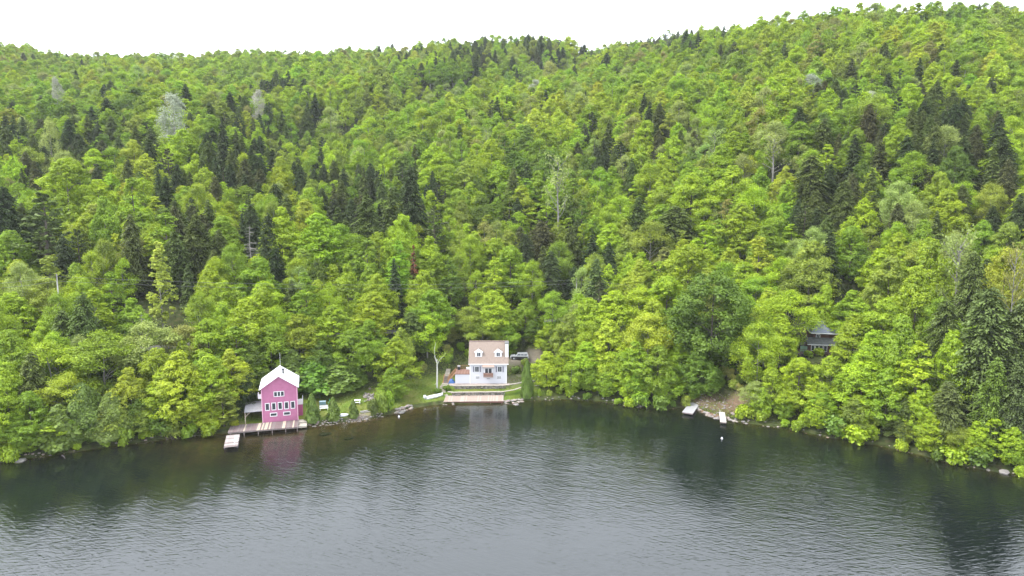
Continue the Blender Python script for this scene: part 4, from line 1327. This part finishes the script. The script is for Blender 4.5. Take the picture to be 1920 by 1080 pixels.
# ---- white house with terraces
def white_house():
    h = empty('white_house', (-9.55, 150.4, 1.95), 0, 'white two-storey house with tan shingle roof and two dormers above stone terraces', 'house')
    W, D, E, RZ = 8.35, 7.2, 4.95, 8.95
    MB().prism([(0, -.5), (D, -.5), (D, E), (D / 2, RZ - .12), (0, E)], 0, W, axis='x').build('wall', M_SIDING, h)
    for x in (.07, W - .07):
        MB().box((x, -.02, E / 2), (.16, .1, E)).build('corner_board', M_WHITE, h)
    k = (RZ - E) / (D / 2)
    oh = .35
    for s in (0, 1):
        ye, zz = (-oh, E - oh * k) if s == 0 else (D + oh, E - oh * k)
        MB().prism([(ye, zz), (D / 2, RZ), (D / 2, RZ + .16), (ye, zz + .14)], -.3, W + .42, axis='x').build('roof', M_SHINGLE, h)
    MB().box((W / 2 + .06, D / 2, RZ + .17), (W + .72, .34, .06)).build('ridge_cap', mat('dark_shingle', (.24, .17, .14), .9), h)
    MB().box((W / 2 + .06, -oh - .05, E - oh * k + .03), (W + .74, .1, .16)).build('gutter', M_WHITE, h)
    c = MB().box((W + .02, 1.95, 7.1), (.72, 2.3, 4.0)).build('chimney', M_WHITE, h)
    MB().box((W + .02, 1.95, 9.13), (.9, 2.5, .1)).build('chimney_cap', mat('dark_cap', (.12, .12, .12), .6), c)
    fl = MB()
    for i in range(9):
        y = .55 + i * .32
        fl.box((W - .45, y, E + y * k + .17), (.14, .16, .09))
    fl.build('roof_flashing', mat('grey_flashing', (.14, .13, .14), .5), h)
    for cx in (2.0, 6.42):
        d = empty('dormer', (cx, .85, 0))
        d.parent = h
        zb = E + .85 * k
        hw, hh = .78, 1.28
        MB().prism([(-hw, zb - .25), (hw, zb - .25), (hw, zb + hh), (0, zb + hh + .55), (-hw, zb + hh)], 0, 1.9).build('dormer_wall', M_WHITE, d)
        rr = MB()
        for sg in (-1, 1):
            rr.prism([(sg * (hw + .2), zb + hh - .12), (0, zb + hh + .6), (0, zb + hh + .72), (sg * (hw + .2), zb + hh + .0)], -.02, 2.0)
        rr.build('dormer_roof', M_SHINGLE, d)
        vb = MB()
        for sg in (-1, 1):
            vb.prism([(sg * (hw + .22), zb + hh - .24), (0, zb + hh + .50), (0, zb + hh + .74), (sg * (hw + .22), zb + hh + .02)], -.12, -.03)
        vb.build('verge_board', M_WHITE, d)
        window(d, 0, zb + .68, .78, .86, nx=2, fr=.08, name='dormer_window')
    for cx in (1.62, 6.78):
        window(h, cx, 3.36, .86, 1.2, nx=2, fr=.08, mz=.04)
        for sg in (-1, 1):
            s = MB().box((cx + sg * .76, -.04, 3.36), (.30, .06, 1.3))
            for q in range(6):
                s.box((cx + sg * .76, -.075, 2.88 + q * .19), (.22, .02, .05))
            s.build('shutter', M_SHUT, h)
    for cx in (1.74, 6.62):
        window(h, cx, 1.42, .84, .56, nx=3, nz=3, fr=.05, mz=.05, name='basement_window')
    MB().box((4.2, -.012, 1.15), (.7, .04, .09)).build('vent', M_BLACK, h)
    window(h, 4.2, 3.0, 1.5, 1.15, nx=2, fr=.14, name='glass_door', mz=.12)
    a = MB().prism([(-.95, 4.0), (-.01, 4.62), (-.01, 4.74), (-.95, 4.1)], 2.85, 5.55, axis='x').build('porch_roof', mat('tan_shingles_pale', (.28, .21, .175), .9, .5, 14, .14, 5), h)
    for x in (2.98, 5.42):
        MB().tube([(x, -.05, 3.55), (x, -.85, 4.0)], [.05, .05], 4).build('bracket', M_WHITE, a)
    b = MB().box((4.2, -.6, 2.28), (2.1, 1.15, .12)).build('balcony', M_REDWOOD, h)
    rl = MB()
    for i in range(11):
        rl.box((3.2 + i * .2, -1.13, 1.98 + .25), (.15, .04, .95))
    for sg in (3.18, 5.22):
        rl.box((sg, -.58, 2.55), (.06, 1.1, .08)).box((sg, -1.1, 2.3), (.09, .09, 1.1))
    rl.box((4.2, -1.13, 2.74), (2.15, .09, .07))
    rl.build('railing', M_REDWOOD, b)
    # side wing with deck on its roof
    w = MB().box((-1.68, 2.2, .83), (3.3, 4.4, 2.66)).build('side_wing', M_SIDING, h)
    dk = MB().box((-1.70, 2.2, 2.2), (3.42, 4.55, .1)).build('roof_deck', M_REDWOOD, h)
    pl = MB().box((0, 0, 0), (.2, 4.4, .035)).mesh('deck_board', M_REDWOOD)
    pl2 = MB().box((0, 0, 0), (.2, 4.4, .035)).mesh('deck_board', mat('red_brown_deck_worn', (.235, .14, .11), .8, .3, 12, .2, 4))
    for i in range(15):
        link('deck_board', pl if i % 3 else pl2, dk, (-3.25 + i * .222, 2.2, 2.27))
    rb = MB()
    for i in range(8):
        rb.box((-3.2 + i * .45, 4.32, 2.7), (.07, .07, .9))
    rb.box((-1.65, 4.32, 3.15), (3.3, .09, .06)).box((-1.65, 4.32, 2.65), (3.3, .05, .06))
    rb.build('deck_railing', M_ORANGE, dk)
    st = MB()
    for i in range(10):
        t = (i + .5) / 10
        st.box((-3.4 - 1.75 * t, 1.6, 2.2 - 2.1 * t), (.24, 1.1, .05))
    for y in (1.02, 2.18):
        st.tube([(-3.35, y, 2.15), (-5.2, y, -.05)], [.09, .09], 4)
        st.tube([(-3.35, y, 3.1), (-5.2, y, .95)], [.05, .05], 4)
        st.tube([(-3.35, y, 2.7), (-5.2, y, .5)], [.035, .035], 4)
        for t in (0, .33, .66, 1):
            st.box((-3.35 - 1.85 * t, y, 2.55 - 2.2 * t), (.08, .08, 1.15))
    st.build('stairs', M_ORANGE, h)
    tag(MB().box((0, 0, .0), (.9, .55, .45)).build('white_bench', M_WHITE, None, (-10.15, 154.3, 4.5)), 'small white bench on the red-brown roof deck', 'bench')
    g = empty('grill', (-12.3, 154.0, 4.24), 0, 'dark lidded barbecue grill at the back of the roof deck', 'grill')
    MB().box((0, 0, .35), (.6, .45, .7)).build('cart', M_BLACK, g)
    MB().tube([(-.32, 0, .8), (.32, 0, .8)], [.24, .24], 10).build('lid', mat('grill_lid', (.30, .30, .31), .4), g)
    # tarp-covered heap under the stairs
    tp = MB()
    n, m = 9, 7
    r = random.Random(8)
    for j in range(m):
        for i in range(n):
            u, v = i / (n - 1) * 2 - 1, j / (m - 1) * 2 - 1
            z = .95 * max(0, 1 - abs(u) ** 2.5) * max(0, 1 - abs(v) ** 2.5) + r.uniform(-.06, .06)
            tp.v.append((u * .75, v * .7, max(0.0, z)))
    tp.f = [(j * n + i, j * n + i + 1, (j + 1) * n + i + 1, (j + 1) * n + i) for j in range(m - 1) for i in range(n - 1)]
    tp.m = [0] * len(tp.f)
    tag(tp.build('tarp', M_TARP, None, (-13.75, 151.0, 1.95)), 'crumpled blue tarp heap under the wooden stairs of the white house', 'tarp')
    # flight of steps up the bank beside the stairs
    gs = empty('bank_steps', (-15.1, 150.9, 1.95), 0, 'straight flight of grey treads climbing the bank left of the white house', 'steps')
    for i in range(10):
        y = i * .75
        z = max(gz(-15.1, 150.9 + y) - 1.95 + .1, .16 * i + .05)
        MB().box((0, y, z - .1), (1.05, .42, .2)).build('tread', M_GREYWOOD if i < 5 else M_STEP, gs)
    for x in (-.58, .58):
        MB().tube([(x, -.2, .0), (x, 3.4, 1.1)], [.1, .1], 4).build('stringer', M_ORANGE, gs)
white_house()

def stone_wall(name, pts, z0, z1, label, seed):
    r = random.Random(seed)
    o = empty(name, (pts[0][0], pts[0][1], z0), 0, label, 'wall')
    L = [0]
    for a, b in zip(pts, pts[1:]):
        L.append(L[-1] + math.hypot(b[0] - a[0], b[1] - a[1]))
    xs_, ys_ = [p[0] for p in pts], [p[1] for p in pts]
    def P(t):
        return float(np.interp(t, L, xs_)), float(np.interp(t, L, ys_))
    b = MB()
    rows = max(2, int((z1 - z0) / .24))
    hh = (z1 - z0) / rows
    for j in range(rows):
        t = r.uniform(0, .2)
        while t < L[-1]:
            w = r.uniform(.28, .62)
            x, y = P(t + w / 2)
            b.rock((x - pts[0][0], y - pts[0][1] - .02 + r.uniform(-.05, .04), hh * (j + .5)), (w * .56, .24, hh * .60), r, r.choices([0, 1, 2], [.5, .28, .22])[0])
            t += w
    s = b.build('stones', M_STONES, o)
    s['kind'] = 'stuff'
    t = 0
    while t < L[-1] - .3:
        w = r.uniform(.7, 1.05)
        x, y = P(t + w / 2)
        x2, y2 = P(t + w / 2 + .1)
        link('capstone', MB().box((0, 0, 0), (w - .03, .42, .10)).mesh('capstone', M_STEP), o, (x - pts[0][0], y - pts[0][1], z1 - z0 + .03 + r.uniform(-.012, .012)), math.atan2(y2 - y, x2 - x))
        t += w
def Y(x, s):
    return float(ys(x)) + s
stone_wall('stone_wall', [(-14.2, Y(-14.2, 4.9)), (-13, Y(-13, 4.4))] + [(x, Y(x, 4.38)) for x in range(-12, -1, 2)] + [(0.5, Y(0.5, 5.0)), (2.2, Y(2.2, 6.2)), (4.2, Y(4.2, 6.6)), (6.5, Y(6.5, 6.9))], .3, 1.25,
           'low curved stone retaining wall directly behind the tan boardwalk', 4)
stone_wall('stone_wall', [(-14.2, Y(-14.2, 7.6)), (-12.6, Y(-12.6, 7.0))] + [(x, Y(x, 6.93)) for x in range(-12, -1, 2)] + [(1.0, Y(1.0, 7.3)), (2.6, Y(2.6, 7.9)), (4.6, Y(4.6, 8.6)), (7, Y(7, 9.2))], 1.22, 1.97,
           'upper stone retaining wall under the patio of the white house', 6)
def terrace_bits():
    r = random.Random(12)
    d = empty('boardwalk', (-8.2, Y(-8.2, 2.2), .5), 0, 'tan boardwalk of cross planks at the water below the white house', 'boardwalk')
    pm = [MB().box((0, 0, 0), (.265, 4.5, .05)).mesh('plank', m) for m in (M_TANWOOD, M_TANWOOD2)]
    for i in range(45):
        x = -14.5 + i * .284
        link('plank', pm[0] if r.random() < .55 else pm[1], d, (x + 8.2, Y(x, 2.2) - Y(-8.2, 2.2) + r.uniform(-.03, .03), r.uniform(-.006, .006)))
    MB().box((-.05, -2.1, -.2), (12.7, .14, .3)).build('deck_frame', mat('dark_red_beam', (.11, .055, .045), .85), d)
    for x in (-6, -3.6, -1.2, 1.2, 3.6, 6):
        MB().tube([(x, -2.0, -1.6), (x, -2.0, -.05)], [.1, .1], 6).build('pile', M_GREYWOOD, d)
    pt = MB()
    xs_ = [-14.2 + i * .5 for i in range(29)]
    tag(MB().box((0, 0, 0), (13.6, 1.75, .08)).build('patio', M_CONC, None, (-7.4, Y(-7.4, 8.05), 1.97)), 'pale concrete patio strip before the white house', 'patio')
    s = empty('garden_steps', (-15.2, Y(-15.2, 4), .4), 0, 'curved pale stone steps winding up beside the stone walls', 'steps')
    for i in range(10):
        t = i / 9
        x = -15.0 - .7 * math.sin(t * 3.0) + .35 * (1 - t)
        y = Y(x, 3.7 + 4.6 * t)
        MB().box((0, 0, 0), (1.5, .36, .16)).build('tread', M_STEP, s, (x + 15.2, y - Y(-15.2, 4), 1.6 * t + .12), math.radians(18 - 38 * t))
    # covered skiff on the bank
    a = math.atan2(2.71, 3.76)
    b = empty('skiff', (-16.9, 143.75, .62), a, 'white covered skiff with outboard motor lying on the grassy bank', 'boat')
    secs = [(-2.1, .62, .42), (-1.2, .74, .5), (0, .78, .54), (1.0, .62, .56), (1.7, .34, .6), (2.15, .03, .66)]
    hv, hf, cv, cf = [], [], [], []
    for x, w, h in secs:
        hv += [(x, -w, h), (x, -w * .75, .12), (x, 0, -.05 + (.3 if x > 2 else 0)), (x, w * .75, .12), (x, w, h)]
        cv += [(x, -w - .02, h), (x, -w * .55, h + .14), (x, 0, h + .22), (x, w * .55, h + .14), (x, w + .02, h)]
    for i in range(len(secs) - 1):
        for j in range(4):
            q = (i * 5 + j, i * 5 + j + 1, (i + 1) * 5 + j + 1, (i + 1) * 5 + j)
            hf.append(q); cf.append(q)
    hf.append((0, 1, 2, 3, 4))
    MB().add(hv, hf).build('hull', mat('grey_white_hull', (.55, .56, .57), .4), b)
    MB().add(cv, cf).build('boat_cover', mat('white_cover', (.66, .67, .67), .6, .3, 3, .04, 2), b)
    o = MB().box((-2.35, 0, .75), (.5, .42, .55)).box((-2.3, 0, .2), (.16, .14, .7)).build('outboard_motor', M_WHITE, b)
    MB().box((-2.1, 0, .55), (.22, .55, .2)).build('motor_bracket', M_BLACK, o)
    c = empty('boat_ramp', (-20.2, 141.7, .45), a * .75, 'low weathered timber ramp behind the skiff on the bank', 'ramp')
    pm2 = MB().box((0, 0, 0), (.3, 1.3, .08)).mesh('plank', M_PURPLEWOOD)
    for i in range(9):
        link('plank', pm2, c, (-1.4 + i * .33, 0, .12 + r.uniform(-.02, .02)), r.uniform(-.03, .03))
    MB().box((0, -.6, 0), (3.1, .14, .2)).box((0, .6, 0), (3.1, .14, .2)).build('rail', M_GREYWOOD, c)
    # white birch snag
    t = empty('birch_snag', (-16.75, 147.9, 1.3), .3, 'white broken birch trunk with one thin forked top, left of the white house', 'tree')
    MB().tube([(0, 0, -.5), (.05, 0, 2), (.12, .05, 4.5), (.08, 0, 7.0)], [.22, .19, .15, .09], 8).build('trunk', WHITEBARK, t)
    MB().tube([(.08, 0, 6.0), (-.35, .1, 7.4), (-.45, 0, 9.2), (-.1, .1, 10.8)], [.1, .09, .06, .02], 6).build('limb', WHITEBARK, t)
    MB().tube([(.1, 0, 5.6), (.75, .2, 6.8), (1.6, .3, 7.4), (2.2, .2, 8.3)], [.08, .06, .04, .015], 5).build('limb', WHITEBARK, t)
    MB().tube([(.06, 0, 1.6), (-.5, .1, 1.1)], [.07, .03], 5).build('limb', WHITEBARK, t)
    rr = np.random.default_rng(3)
    ends = np.array([(2.0, .2, 7.9), (1.4, .3, 7.4), (-.2, .1, 10.2), (-.4, 0, 8.8), (.9, .2, 6.9), (2.4, .4, 7.2)])
    P = np.repeat(ends, 60, 0) + rr.normal(size=(360, 3)) * np.array([.6, .6, .5])
    sz = rr.uniform(.08, .17, 360)
    V, F = cards(P, unit(rr.normal(size=P.shape) + np.array([0, 0, .6])), sz, sz * .6, rr)
    set_tint(link('sparse_leaves', np_mesh('sparse_leaves', V, F, LEAF, {'var': np.repeat(np.clip(.5 + rr.normal(0, .2, 360), 0, 1), 4)}), t), TINT['lime'])
terrace_bits()

# ---- parked SUV
def suv():
    c = empty('parked_suv', (1.85, 163.6, gz(1.85, 163.6)), math.radians(178), 'silver-white SUV with dark windows parked beside the white house', 'car')
    M_BODY = mat('silver_paint', (.42, .43, .44), .3, spec=.5, metal=.2)
    M_DARK = mat('dark_trim', (.03, .03, .033), .5)
    low = [(-2.15, .38), (2.15, .38), (2.2, .62), (2.12, .92), (1.05, 1.05), (-2.18, 1.08), (-2.22, .62)]
    MB().prism(low, -.9, .9).build('body', M_BODY, c)
    cab = [(1.02, 1.04), (.42, 1.58), (-1.85, 1.62), (-2.17, 1.06)]
    b = MB()
    n = 4
    b.add([(x, -.86, z) if z < 1.2 else (x, -.72, z) for x, z in cab] + [(x, .86, z) if z < 1.2 else (x, .72, z) for x, z in cab],
          [(0, 1, 2, 3), (7, 6, 5, 4), (0, 4, 5, 1), (1, 5, 6, 2), (2, 6, 7, 3)])
    b.build('cabin', M_BODY, c)
    for sg in (-1, 1):
        for x0, x1 in ((.72, -.28), (-.36, -1.05), (-1.13, -1.85)):
            dx = .38 if x0 > .5 else 0
            MB().add([(x0, sg * .865, 1.12), (x0 - dx, sg * .762, 1.5), (x1, sg * .762, 1.52), (x1, sg * .865, 1.12)], [(0, 1, 2, 3)] if sg < 0 else [(3, 2, 1, 0)]).build('side_window', M_GLASS, c)
        MB().box((0, sg * .905, .62), (4.0, .03, .5)).build('cladding_and_reflection', M_DARK, c)  # cladding made taller to imitate the dark reflection on the lower sides
        MB().tube([(.2, sg * .62, 1.68), (-1.7, sg * .62, 1.70)], [.03, .03], 4).build('roof_rail', M_DARK, c)
        MB().box((2.15, sg * .62, .78), (.1, .34, .16)).build('headlight', M_WHITE, c)
        MB().box((-2.2, sg * .74, .9), (.06, .2, .3)).build('tail_light', mat('red_lens', (.4, .02, .02), .3), c)
        for x in (-1.35, 1.38):
            w = empty('wheel', (x, sg * .82, .36)); w.parent = c
            MB().tube([(0, -.11, 0), (0, .11, 0)], [.36, .36], 16).build('tyre', M_DARK, w)
            MB().tube([(0, -.125, 0), (0, .125, 0)], [.21, .21], 12).build('rim', mat('alloy', (.5, .5, .5), .35, metal=.6), w)
    MB().add([(1.06, -.78, 1.1), (1.06, .78, 1.1), (.52, .66, 1.53), (.52, -.66, 1.53)], [(0, 1, 2, 3)]).build('windscreen', M_GLASS, c)
suv()

# ---- brown cottage among the trees
def cottage():
    rz = math.radians(-12)
    z0 = 11.2
    h = empty('brown_cottage', (66.2, 146.3, z0), rz, 'dark brown cottage with blue-grey roof half hidden by trees', 'house')
    MB().box((4.6, 6.0, .6), (9.0, 7.0, 4.6)).build('wall', M_BROWNW, h)
    MB().add([(-.4, 2.0, 2.9), (9.6, 2.0, 2.9), (9.6, 10.0, 2.9), (-.4, 10.0, 2.9), (1.6, 6, 5.0), (7.8, 6, 5.0)], [(0, 1, 5, 4), (1, 2, 5), (2, 3, 4, 5), (3, 0, 4), (3, 2, 1, 0)]).build('roof', M_BLUEROOF, h)
    MB().box((4.6, 1.96, 2.87), (10.1, .1, .18)).box((-.42, 6, 2.87), (.1, 8.1, .18)).build('fascia', M_WHITE, h)
    MB().box((1.6, .9, -1.0), (5.6, 3.0, 4.0)).build('sunroom', mat('brown_red_boards', (.085, .045, .034), .85, wave=('Z', 1.0, .5)), h)
    MB().prism([(-1.0, .88), (2.5, 1.75), (2.5, 1.87), (-1.0, .98)], -1.6, 4.8, axis='x').build('porch_roof', mat('mossy_dark_roofing', (.075, .08, .08), .9, .4, 10, .3, 2), h)
    MB().box((1.6, -1.02, .92), (6.5, .08, .14)).build('porch_fascia', mat('pale_grey_paint', (.5, .5, .52), .6), h)
    for x in (-.4, .45, 1.3, 2.15):
        window(h, x, .08, .6, 1.15, y=-.6, nx=1, fr=.06)
    window(h, 1.2, 2.1, .7, .8, y=2.5, nx=2, fr=.07)
    d = MB().box((-3.1, .6, -1.3), (4.0, 3.2, .14)).build('deck', M_GREYWOOD, h)
    rl = MB()
    for i in range(9):
        rl.box((-5.0 + i * .47, -.95, -.8), (.07, .07, 1.0))
    rl.box((-3.1, -.95, -.3), (4.0, .1, .06)).box((-3.1, -.95, -.75), (4.0, .06, .06))
    for i in range(5):
        rl.box((-5.0 + i, -.9, -2.2), (.14, .14, 1.8))
    rl.build('deck_railing', mat('brown_stain', (.16, .085, .055), .8), d)
    MB().box((-1.9, .9, -.55), (1.5, .05, 1.3)).build('windbreak_panel', mat('pale_green_panel', (.20, .34, .24), .5), d)
cottage()

# ---- docks on the right shore
def float_dock(c, L, W, ang, m, label, n):
    d = empty('floating_dock', (c[0], c[1], .52), ang, label, 'dock', 'floating docks on the right shore')
    pm = MB().box((0, 0, 0), (W, L / n - .018, .05)).mesh('plank', m)
    for i in range(n):
        link('plank', pm, d, (0, -L / 2 + (i + .5) * L / n, 0))
    MB().box((-W / 2 + .03, 0, -.12), (.1, L, .2)).box((W / 2 - .03, 0, -.12), (.1, L, .2)).box((0, -L / 2 + .03, -.121), (W - .2, .1, .2)).build('dock_frame', M_GREYWOOD, d)
    for y in (-L * .3, L * .3):
        MB().box((0, y, -.34), (W * .8, L * .25, .3)).build('float', M_BLACK, d)
gA, gB, gC, gD = (38.13, 141.1), (39.94, 140.08), (36.42, 133.08), (34.8, 134.76)
float_dock((37.3, 137.25), 7.2, 2.15, math.atan2(-7.0, -3.5) + math.pi / 2, M_DOCKGREY, 'wide grey floating dock set at a slant to the right shore', 22)
float_dock((42.05, 131.4), 6.3, 1.12, math.atan2(-6.3, -1.6) + math.pi / 2, M_DOCKWHITE, 'narrow white floating dock beside the pale landing rocks', 20)

# ---- lawn things and small shore things
def lawn():
    r = random.Random(21)
    def z(x, y): return gz(x, y)
    b = empty('white_bench', (-38.15, 133.7, z(-38.15, 133.7)), .25, 'low white garden bench on the lawn between two clipped cedars', 'bench')
    MB().box((0, 0, .42), (1.7, .45, .07)).build('seat', M_WHITE, b)
    MB().box((0, .25, .75), (1.7, .06, .4)).build('backrest', M_WHITE, b)
    for x in (-.7, .7):
        MB().box((x, 0, .2), (.1, .4, .4)).build('leg', M_WHITE, b)
    c = empty('storage_bin', (-39.1, 136.3, z(-39.1, 136.3)), .2, 'blue-grey storage bin standing on the lawn beside the tallest cedar', 'bin')
    MB().box((0, 0, .3), (1.25, .65, .6)).build('bin_body', mat('blue_grey_plastic', (.15, .25, .29), .5), c)
    MB().box((0, 0, .65), (1.32, .72, .09)).build('lid', mat('blue_grey_lid', (.28, .38, .42), .5), c)
    g = empty('garden_chair', (-37.7, 136.5, z(-37.7, 136.5)), -.4, 'small green garden chair on the lawn beside the blue-grey bin', 'chair')
    M_G = mat('green_plastic', (.05, .26, .15), .5)
    MB().box((0, 0, .42), (.55, .5, .05)).build('seat', M_G, g)
    MB().box((0, .26, .72), (.55, .05, .6)).build('backrest', M_G, g)
    for x in (-.23, .23):
        for y in (-.2, .2):
            MB().box((x, y, .2), (.05, .05, .42)).build('leg', M_G, g)
    t = empty('picnic_table', (-32.15, 137.3, z(-32.15, 137.3)), .15, 'white picnic table with a bench at the back of the lawn', 'table')
    MB().box((0, .25, .72), (1.25, .7, .06)).build('tabletop', M_WHITE, t)
    MB().box((0, -.45, .42), (1.25, .3, .05)).build('bench', M_WHITE, t)
    for x in (-.5, .5):
        MB().box((x, 0, .35), (.08, .9, .7)).build('leg', M_WHITE, t)
    bo = empty('upturned_boat', (-33.8, 131.5, z(-33.8, 131.5)), .28, 'small white upturned rowing boat on the lawn edge between cedars', 'boat')
    hv, hf = [], []
    secs = [(-1.1, .42, .4), (-.4, .52, .48), (.4, .48, .46), (.95, .26, .36), (1.2, .04, .2)]
    for x, w, h in secs:
        hv += [(x, -w, .02), (x, -w * .75, h * .75), (x, 0, h), (x, w * .75, h * .75), (x, w, .02)]
    for i in range(4):
        for j in range(4):
            hf.append((i * 5 + j, i * 5 + j + 1, (i + 1) * 5 + j + 1, (i + 1) * 5 + j))
    hf.append((0, 1, 2, 3, 4))
    MB().add(hv, hf).build('hull', M_WHITE, bo)
    pk = MB().tube([(-1.0, 0, .12), (1.0, .25, .2)], [.16, .13], 7).box((.1, -.35, .08), (1.8, .2, .1), .1).build('driftwood', mat('silver_driftwood', (.34, .32, .31), .9, .4, 6, .2, 2), None, (-29.8, 133.7, z(-29.8, 133.7)), .3)
    tag(pk, 'grey driftwood logs on the lawn near the gravel beach', 'log')
    # rock pile at the end of the lawn
    p = empty('rock_pile', (-29.9, 140.8, z(-29.9, 140.8)), 0, 'spill of pale pinkish rocks at the back corner of the lawn', 'rocks')
    mm = [mat('pinkish_rock', (.26, .205, .185), .95, .6, 5, .25, 1.5), M_ROCK, M_STONES[2]]
    q = MB()
    for i in range(90):
        a = r.uniform(0, 1)
        x = -1.4 + a * 2.6 + r.gauss(0, .55)
        y = 1.6 - a * 4.4 + r.gauss(0, .6)
        s = r.uniform(.14, .34)
        q.rock((x, y, z(-29.9 + x, 140.8 + y) - z(-29.9, 140.8) + s * .3 + max(0, .35 - abs(r.gauss(0, .3)))), (s, s * .85, s * .7), r, r.randrange(3))
    q.build('rocks', mm, p)['kind'] = 'stuff'
    # stones of the waterline
    q = MB()
    for (x0, x1, n, s0, s1) in ((-41, -26, 130, .1, .26), (-31.5, -28.5, 70, .06, .16), (-24, -21, 45, .15, .38), (-15, -12.5, 16, .12, .3), (-1.8, 2.5, 45, .14, .36), (3, 34, 45, .10, .26), (37, 46, 80, .12, .38), (-84, -58, 30, .10, .28), (46, 84, 40, .10, .28)):
        for i in range(n):
            x = r.uniform(x0, x1)
            y = Y(x, r.uniform(-.5, .8))
            s = r.uniform(s0, s1)
            q.rock((x, y, max(gz(x, y), -.12) + s * .25), (s * 1.15, s, s * .65), r, r.randrange(3))
    st = q.build('shore_stones', mm)
    tag(st, 'grey and pinkish stones strewn along the waterline', kind='stuff')
    for (px, py, s, lab) in ((1866, 863, 1.5, 'low grey ledge boulder at the waterline below the grey-olive hemlocks'), (1882, 884, .95, 'rounded pale boulder at the water close to the right picture edge'), (1345, 783, .7, 'pale round rock at the foot of the white floating dock'),
                             (38, 862, .9, 'grey boulder under the trees at the far left shore'), (752, 772, .8, 'reddish boulder at the lawn end beside the skiff bank'), (968, 757, .65, 'rust-stained rock at the right end of the tan boardwalk')):
        x, y = at(px, py, .2)
        o = MB().rock((0, 0, .1), (s, s * .8, s * .42), r).rock((s * .7, .2, .05), (s * .5, s * .5, s * .3), r).build('boulder', M_ROCK, None, (x, y, max(gz(x, y), -.1)), r.uniform(0, 3))
        tag(o, lab, 'boulder')
    # dark rocks on the lake bed
    for px, py, s, lab in ((606, 817, 1.1, 'dark sunken rock patch in the shallows before the clipped cedars'), (651, 823, .8, 'smaller dark sunken rock to the right in the shallows')):
        x, y = at(px, py, -.7)
        tag(MB().rock((0, 0, 0), (s, s * .9, .28), r).rock((s * .8, .3, 0), (s * .6, s * .6, .2), r).build('sunken_rock', mat('weedy_rock', (.022, .022, .016), .95), None, (x, y, gz(x, y) + .1)), lab, 'rock')
    for px, py, lab in ((748, 781, 'white round mooring buoy near the lawn shore'), (1353.5, 822, 'white mooring buoy off the narrow white dock')):
        x, y = at(px, py, .1)
        b = MB()
        n = 10
        prof = [(0, -.2), (.2, -.1), (.28, .08), (.22, .26), (.08, .36), (.06, .5), (0, .52)]
        b.tube([(0, 0, p[1] * .7) for p in prof], [max(.005, p[0] * .7) for p in prof], n)
        tag(b.build('buoy', M_WHITE, None, (x, y, .02)), lab, 'buoy')
    x, y = at(116, 853, .1)
    tag(MB().tube([(0, 0, .05), (.9, -.9, .25), (1.6, -1.6, .1)], [.09, .07, .03], 6).tube([(.9, -.9, .25), (1.0, -1.5, .5)], [.05, .02], 5).build('fallen_branch', M_GREYWOOD, None, (x, y, 0)), 'grey fallen branch dipping into the water at the left shore', 'branch')
lawn()

def landing():
    # sticks, stones and litter on the bare bank between the two docks
    r = random.Random(44)
    q = MB()
    for i in range(110):
        x = r.uniform(37.5, 49); s = r.triangular(.6, 11, 4)
        y = Y(x, s)
        k = r.uniform(.07, .24)
        q.rock((x, y, gz(x, y) + k * .25), (k * 1.2, k, k * .6), r, r.choice([0, 0, 1, 2]))
    for i in range(36):
        x = r.uniform(38, 50); s = r.triangular(1.5, 12, 5); y = Y(x, s); a = r.uniform(0, 6.28); L = r.uniform(.5, 1.6)
        q.tube([(x, y, gz(x, y) + .08), (x + math.cos(a) * L, y + math.sin(a) * L, gz(x + math.cos(a) * L, y + math.sin(a) * L) + .12)], [.05, .025], 4, r.choice([0, 3]))
    tag(q.build('bank_debris', [M_ROCK, M_STONES[2], mat('pinkish_rock', (.26, .205, .185)), M_GREYWOOD]), 'stones and dead sticks littering the bare bank by the docks', kind='stuff')
landing()

# ---- power line along the road
def power_line():
    tops = []
    for px, top, lab in ((-260, 520, 'grey wooden utility pole beyond the left shore trees'), (112, 515, 'lone grey utility pole rising from the trees at the left'), (1081, 522, 'grey utility pole among trees behind the white house')):
        y = 175.0
        for _ in range(20):
            x = (px - 960) / FPX * (y * cp - (20 - CAM_Z) * sp)
            y = float(ys(x)) + 38.3
        d = ray(px, top)
        zt = CAM_Z + y / d[1] * d[2]
        zg = gz(x, y)
        p = empty('utility_pole', (x, y, zg), math.radians(6), lab, 'utility pole')
        MB().tube([(0, 0, -.6), (0, 0, zt - zg)], [.17, .13], 8).build('post', mat('silvered_pole', (.42, .41, .38), .9, .3, 6, .15, 3), p)
        MB().box((0, -.16, zt - zg - .5), (.1, .1, 1.6)).build('insulator_rack', M_GREYWOOD, p)
        tops.append((x, y - .2, zt - .35))
    x, y, z = tops[-1]
    tops.append((x + 120, float(ys(x + 120)) + 38.3, z - 1))
    for dz, lab in ((0, 'upper thin power wire strung between the utility poles'), (-1.0, 'lower thin power wire strung between the utility poles')):
        w = MB()
        for a, b in zip(tops, tops[1:]):
            pts = []
            for i in range(13):
                t = i / 12
                pts.append((a[0] + (b[0] - a[0]) * t, a[1] + (b[1] - a[1]) * t, a[2] + dz + (b[2] - a[2]) * t - 1.6 * 4 * t * (1 - t)))
            w.tube(pts, [.028] * 13, 3)
        tag(w.build('power_wire', mat('wire', (.12, .12, .12), .6)), lab, 'wire')
power_line()
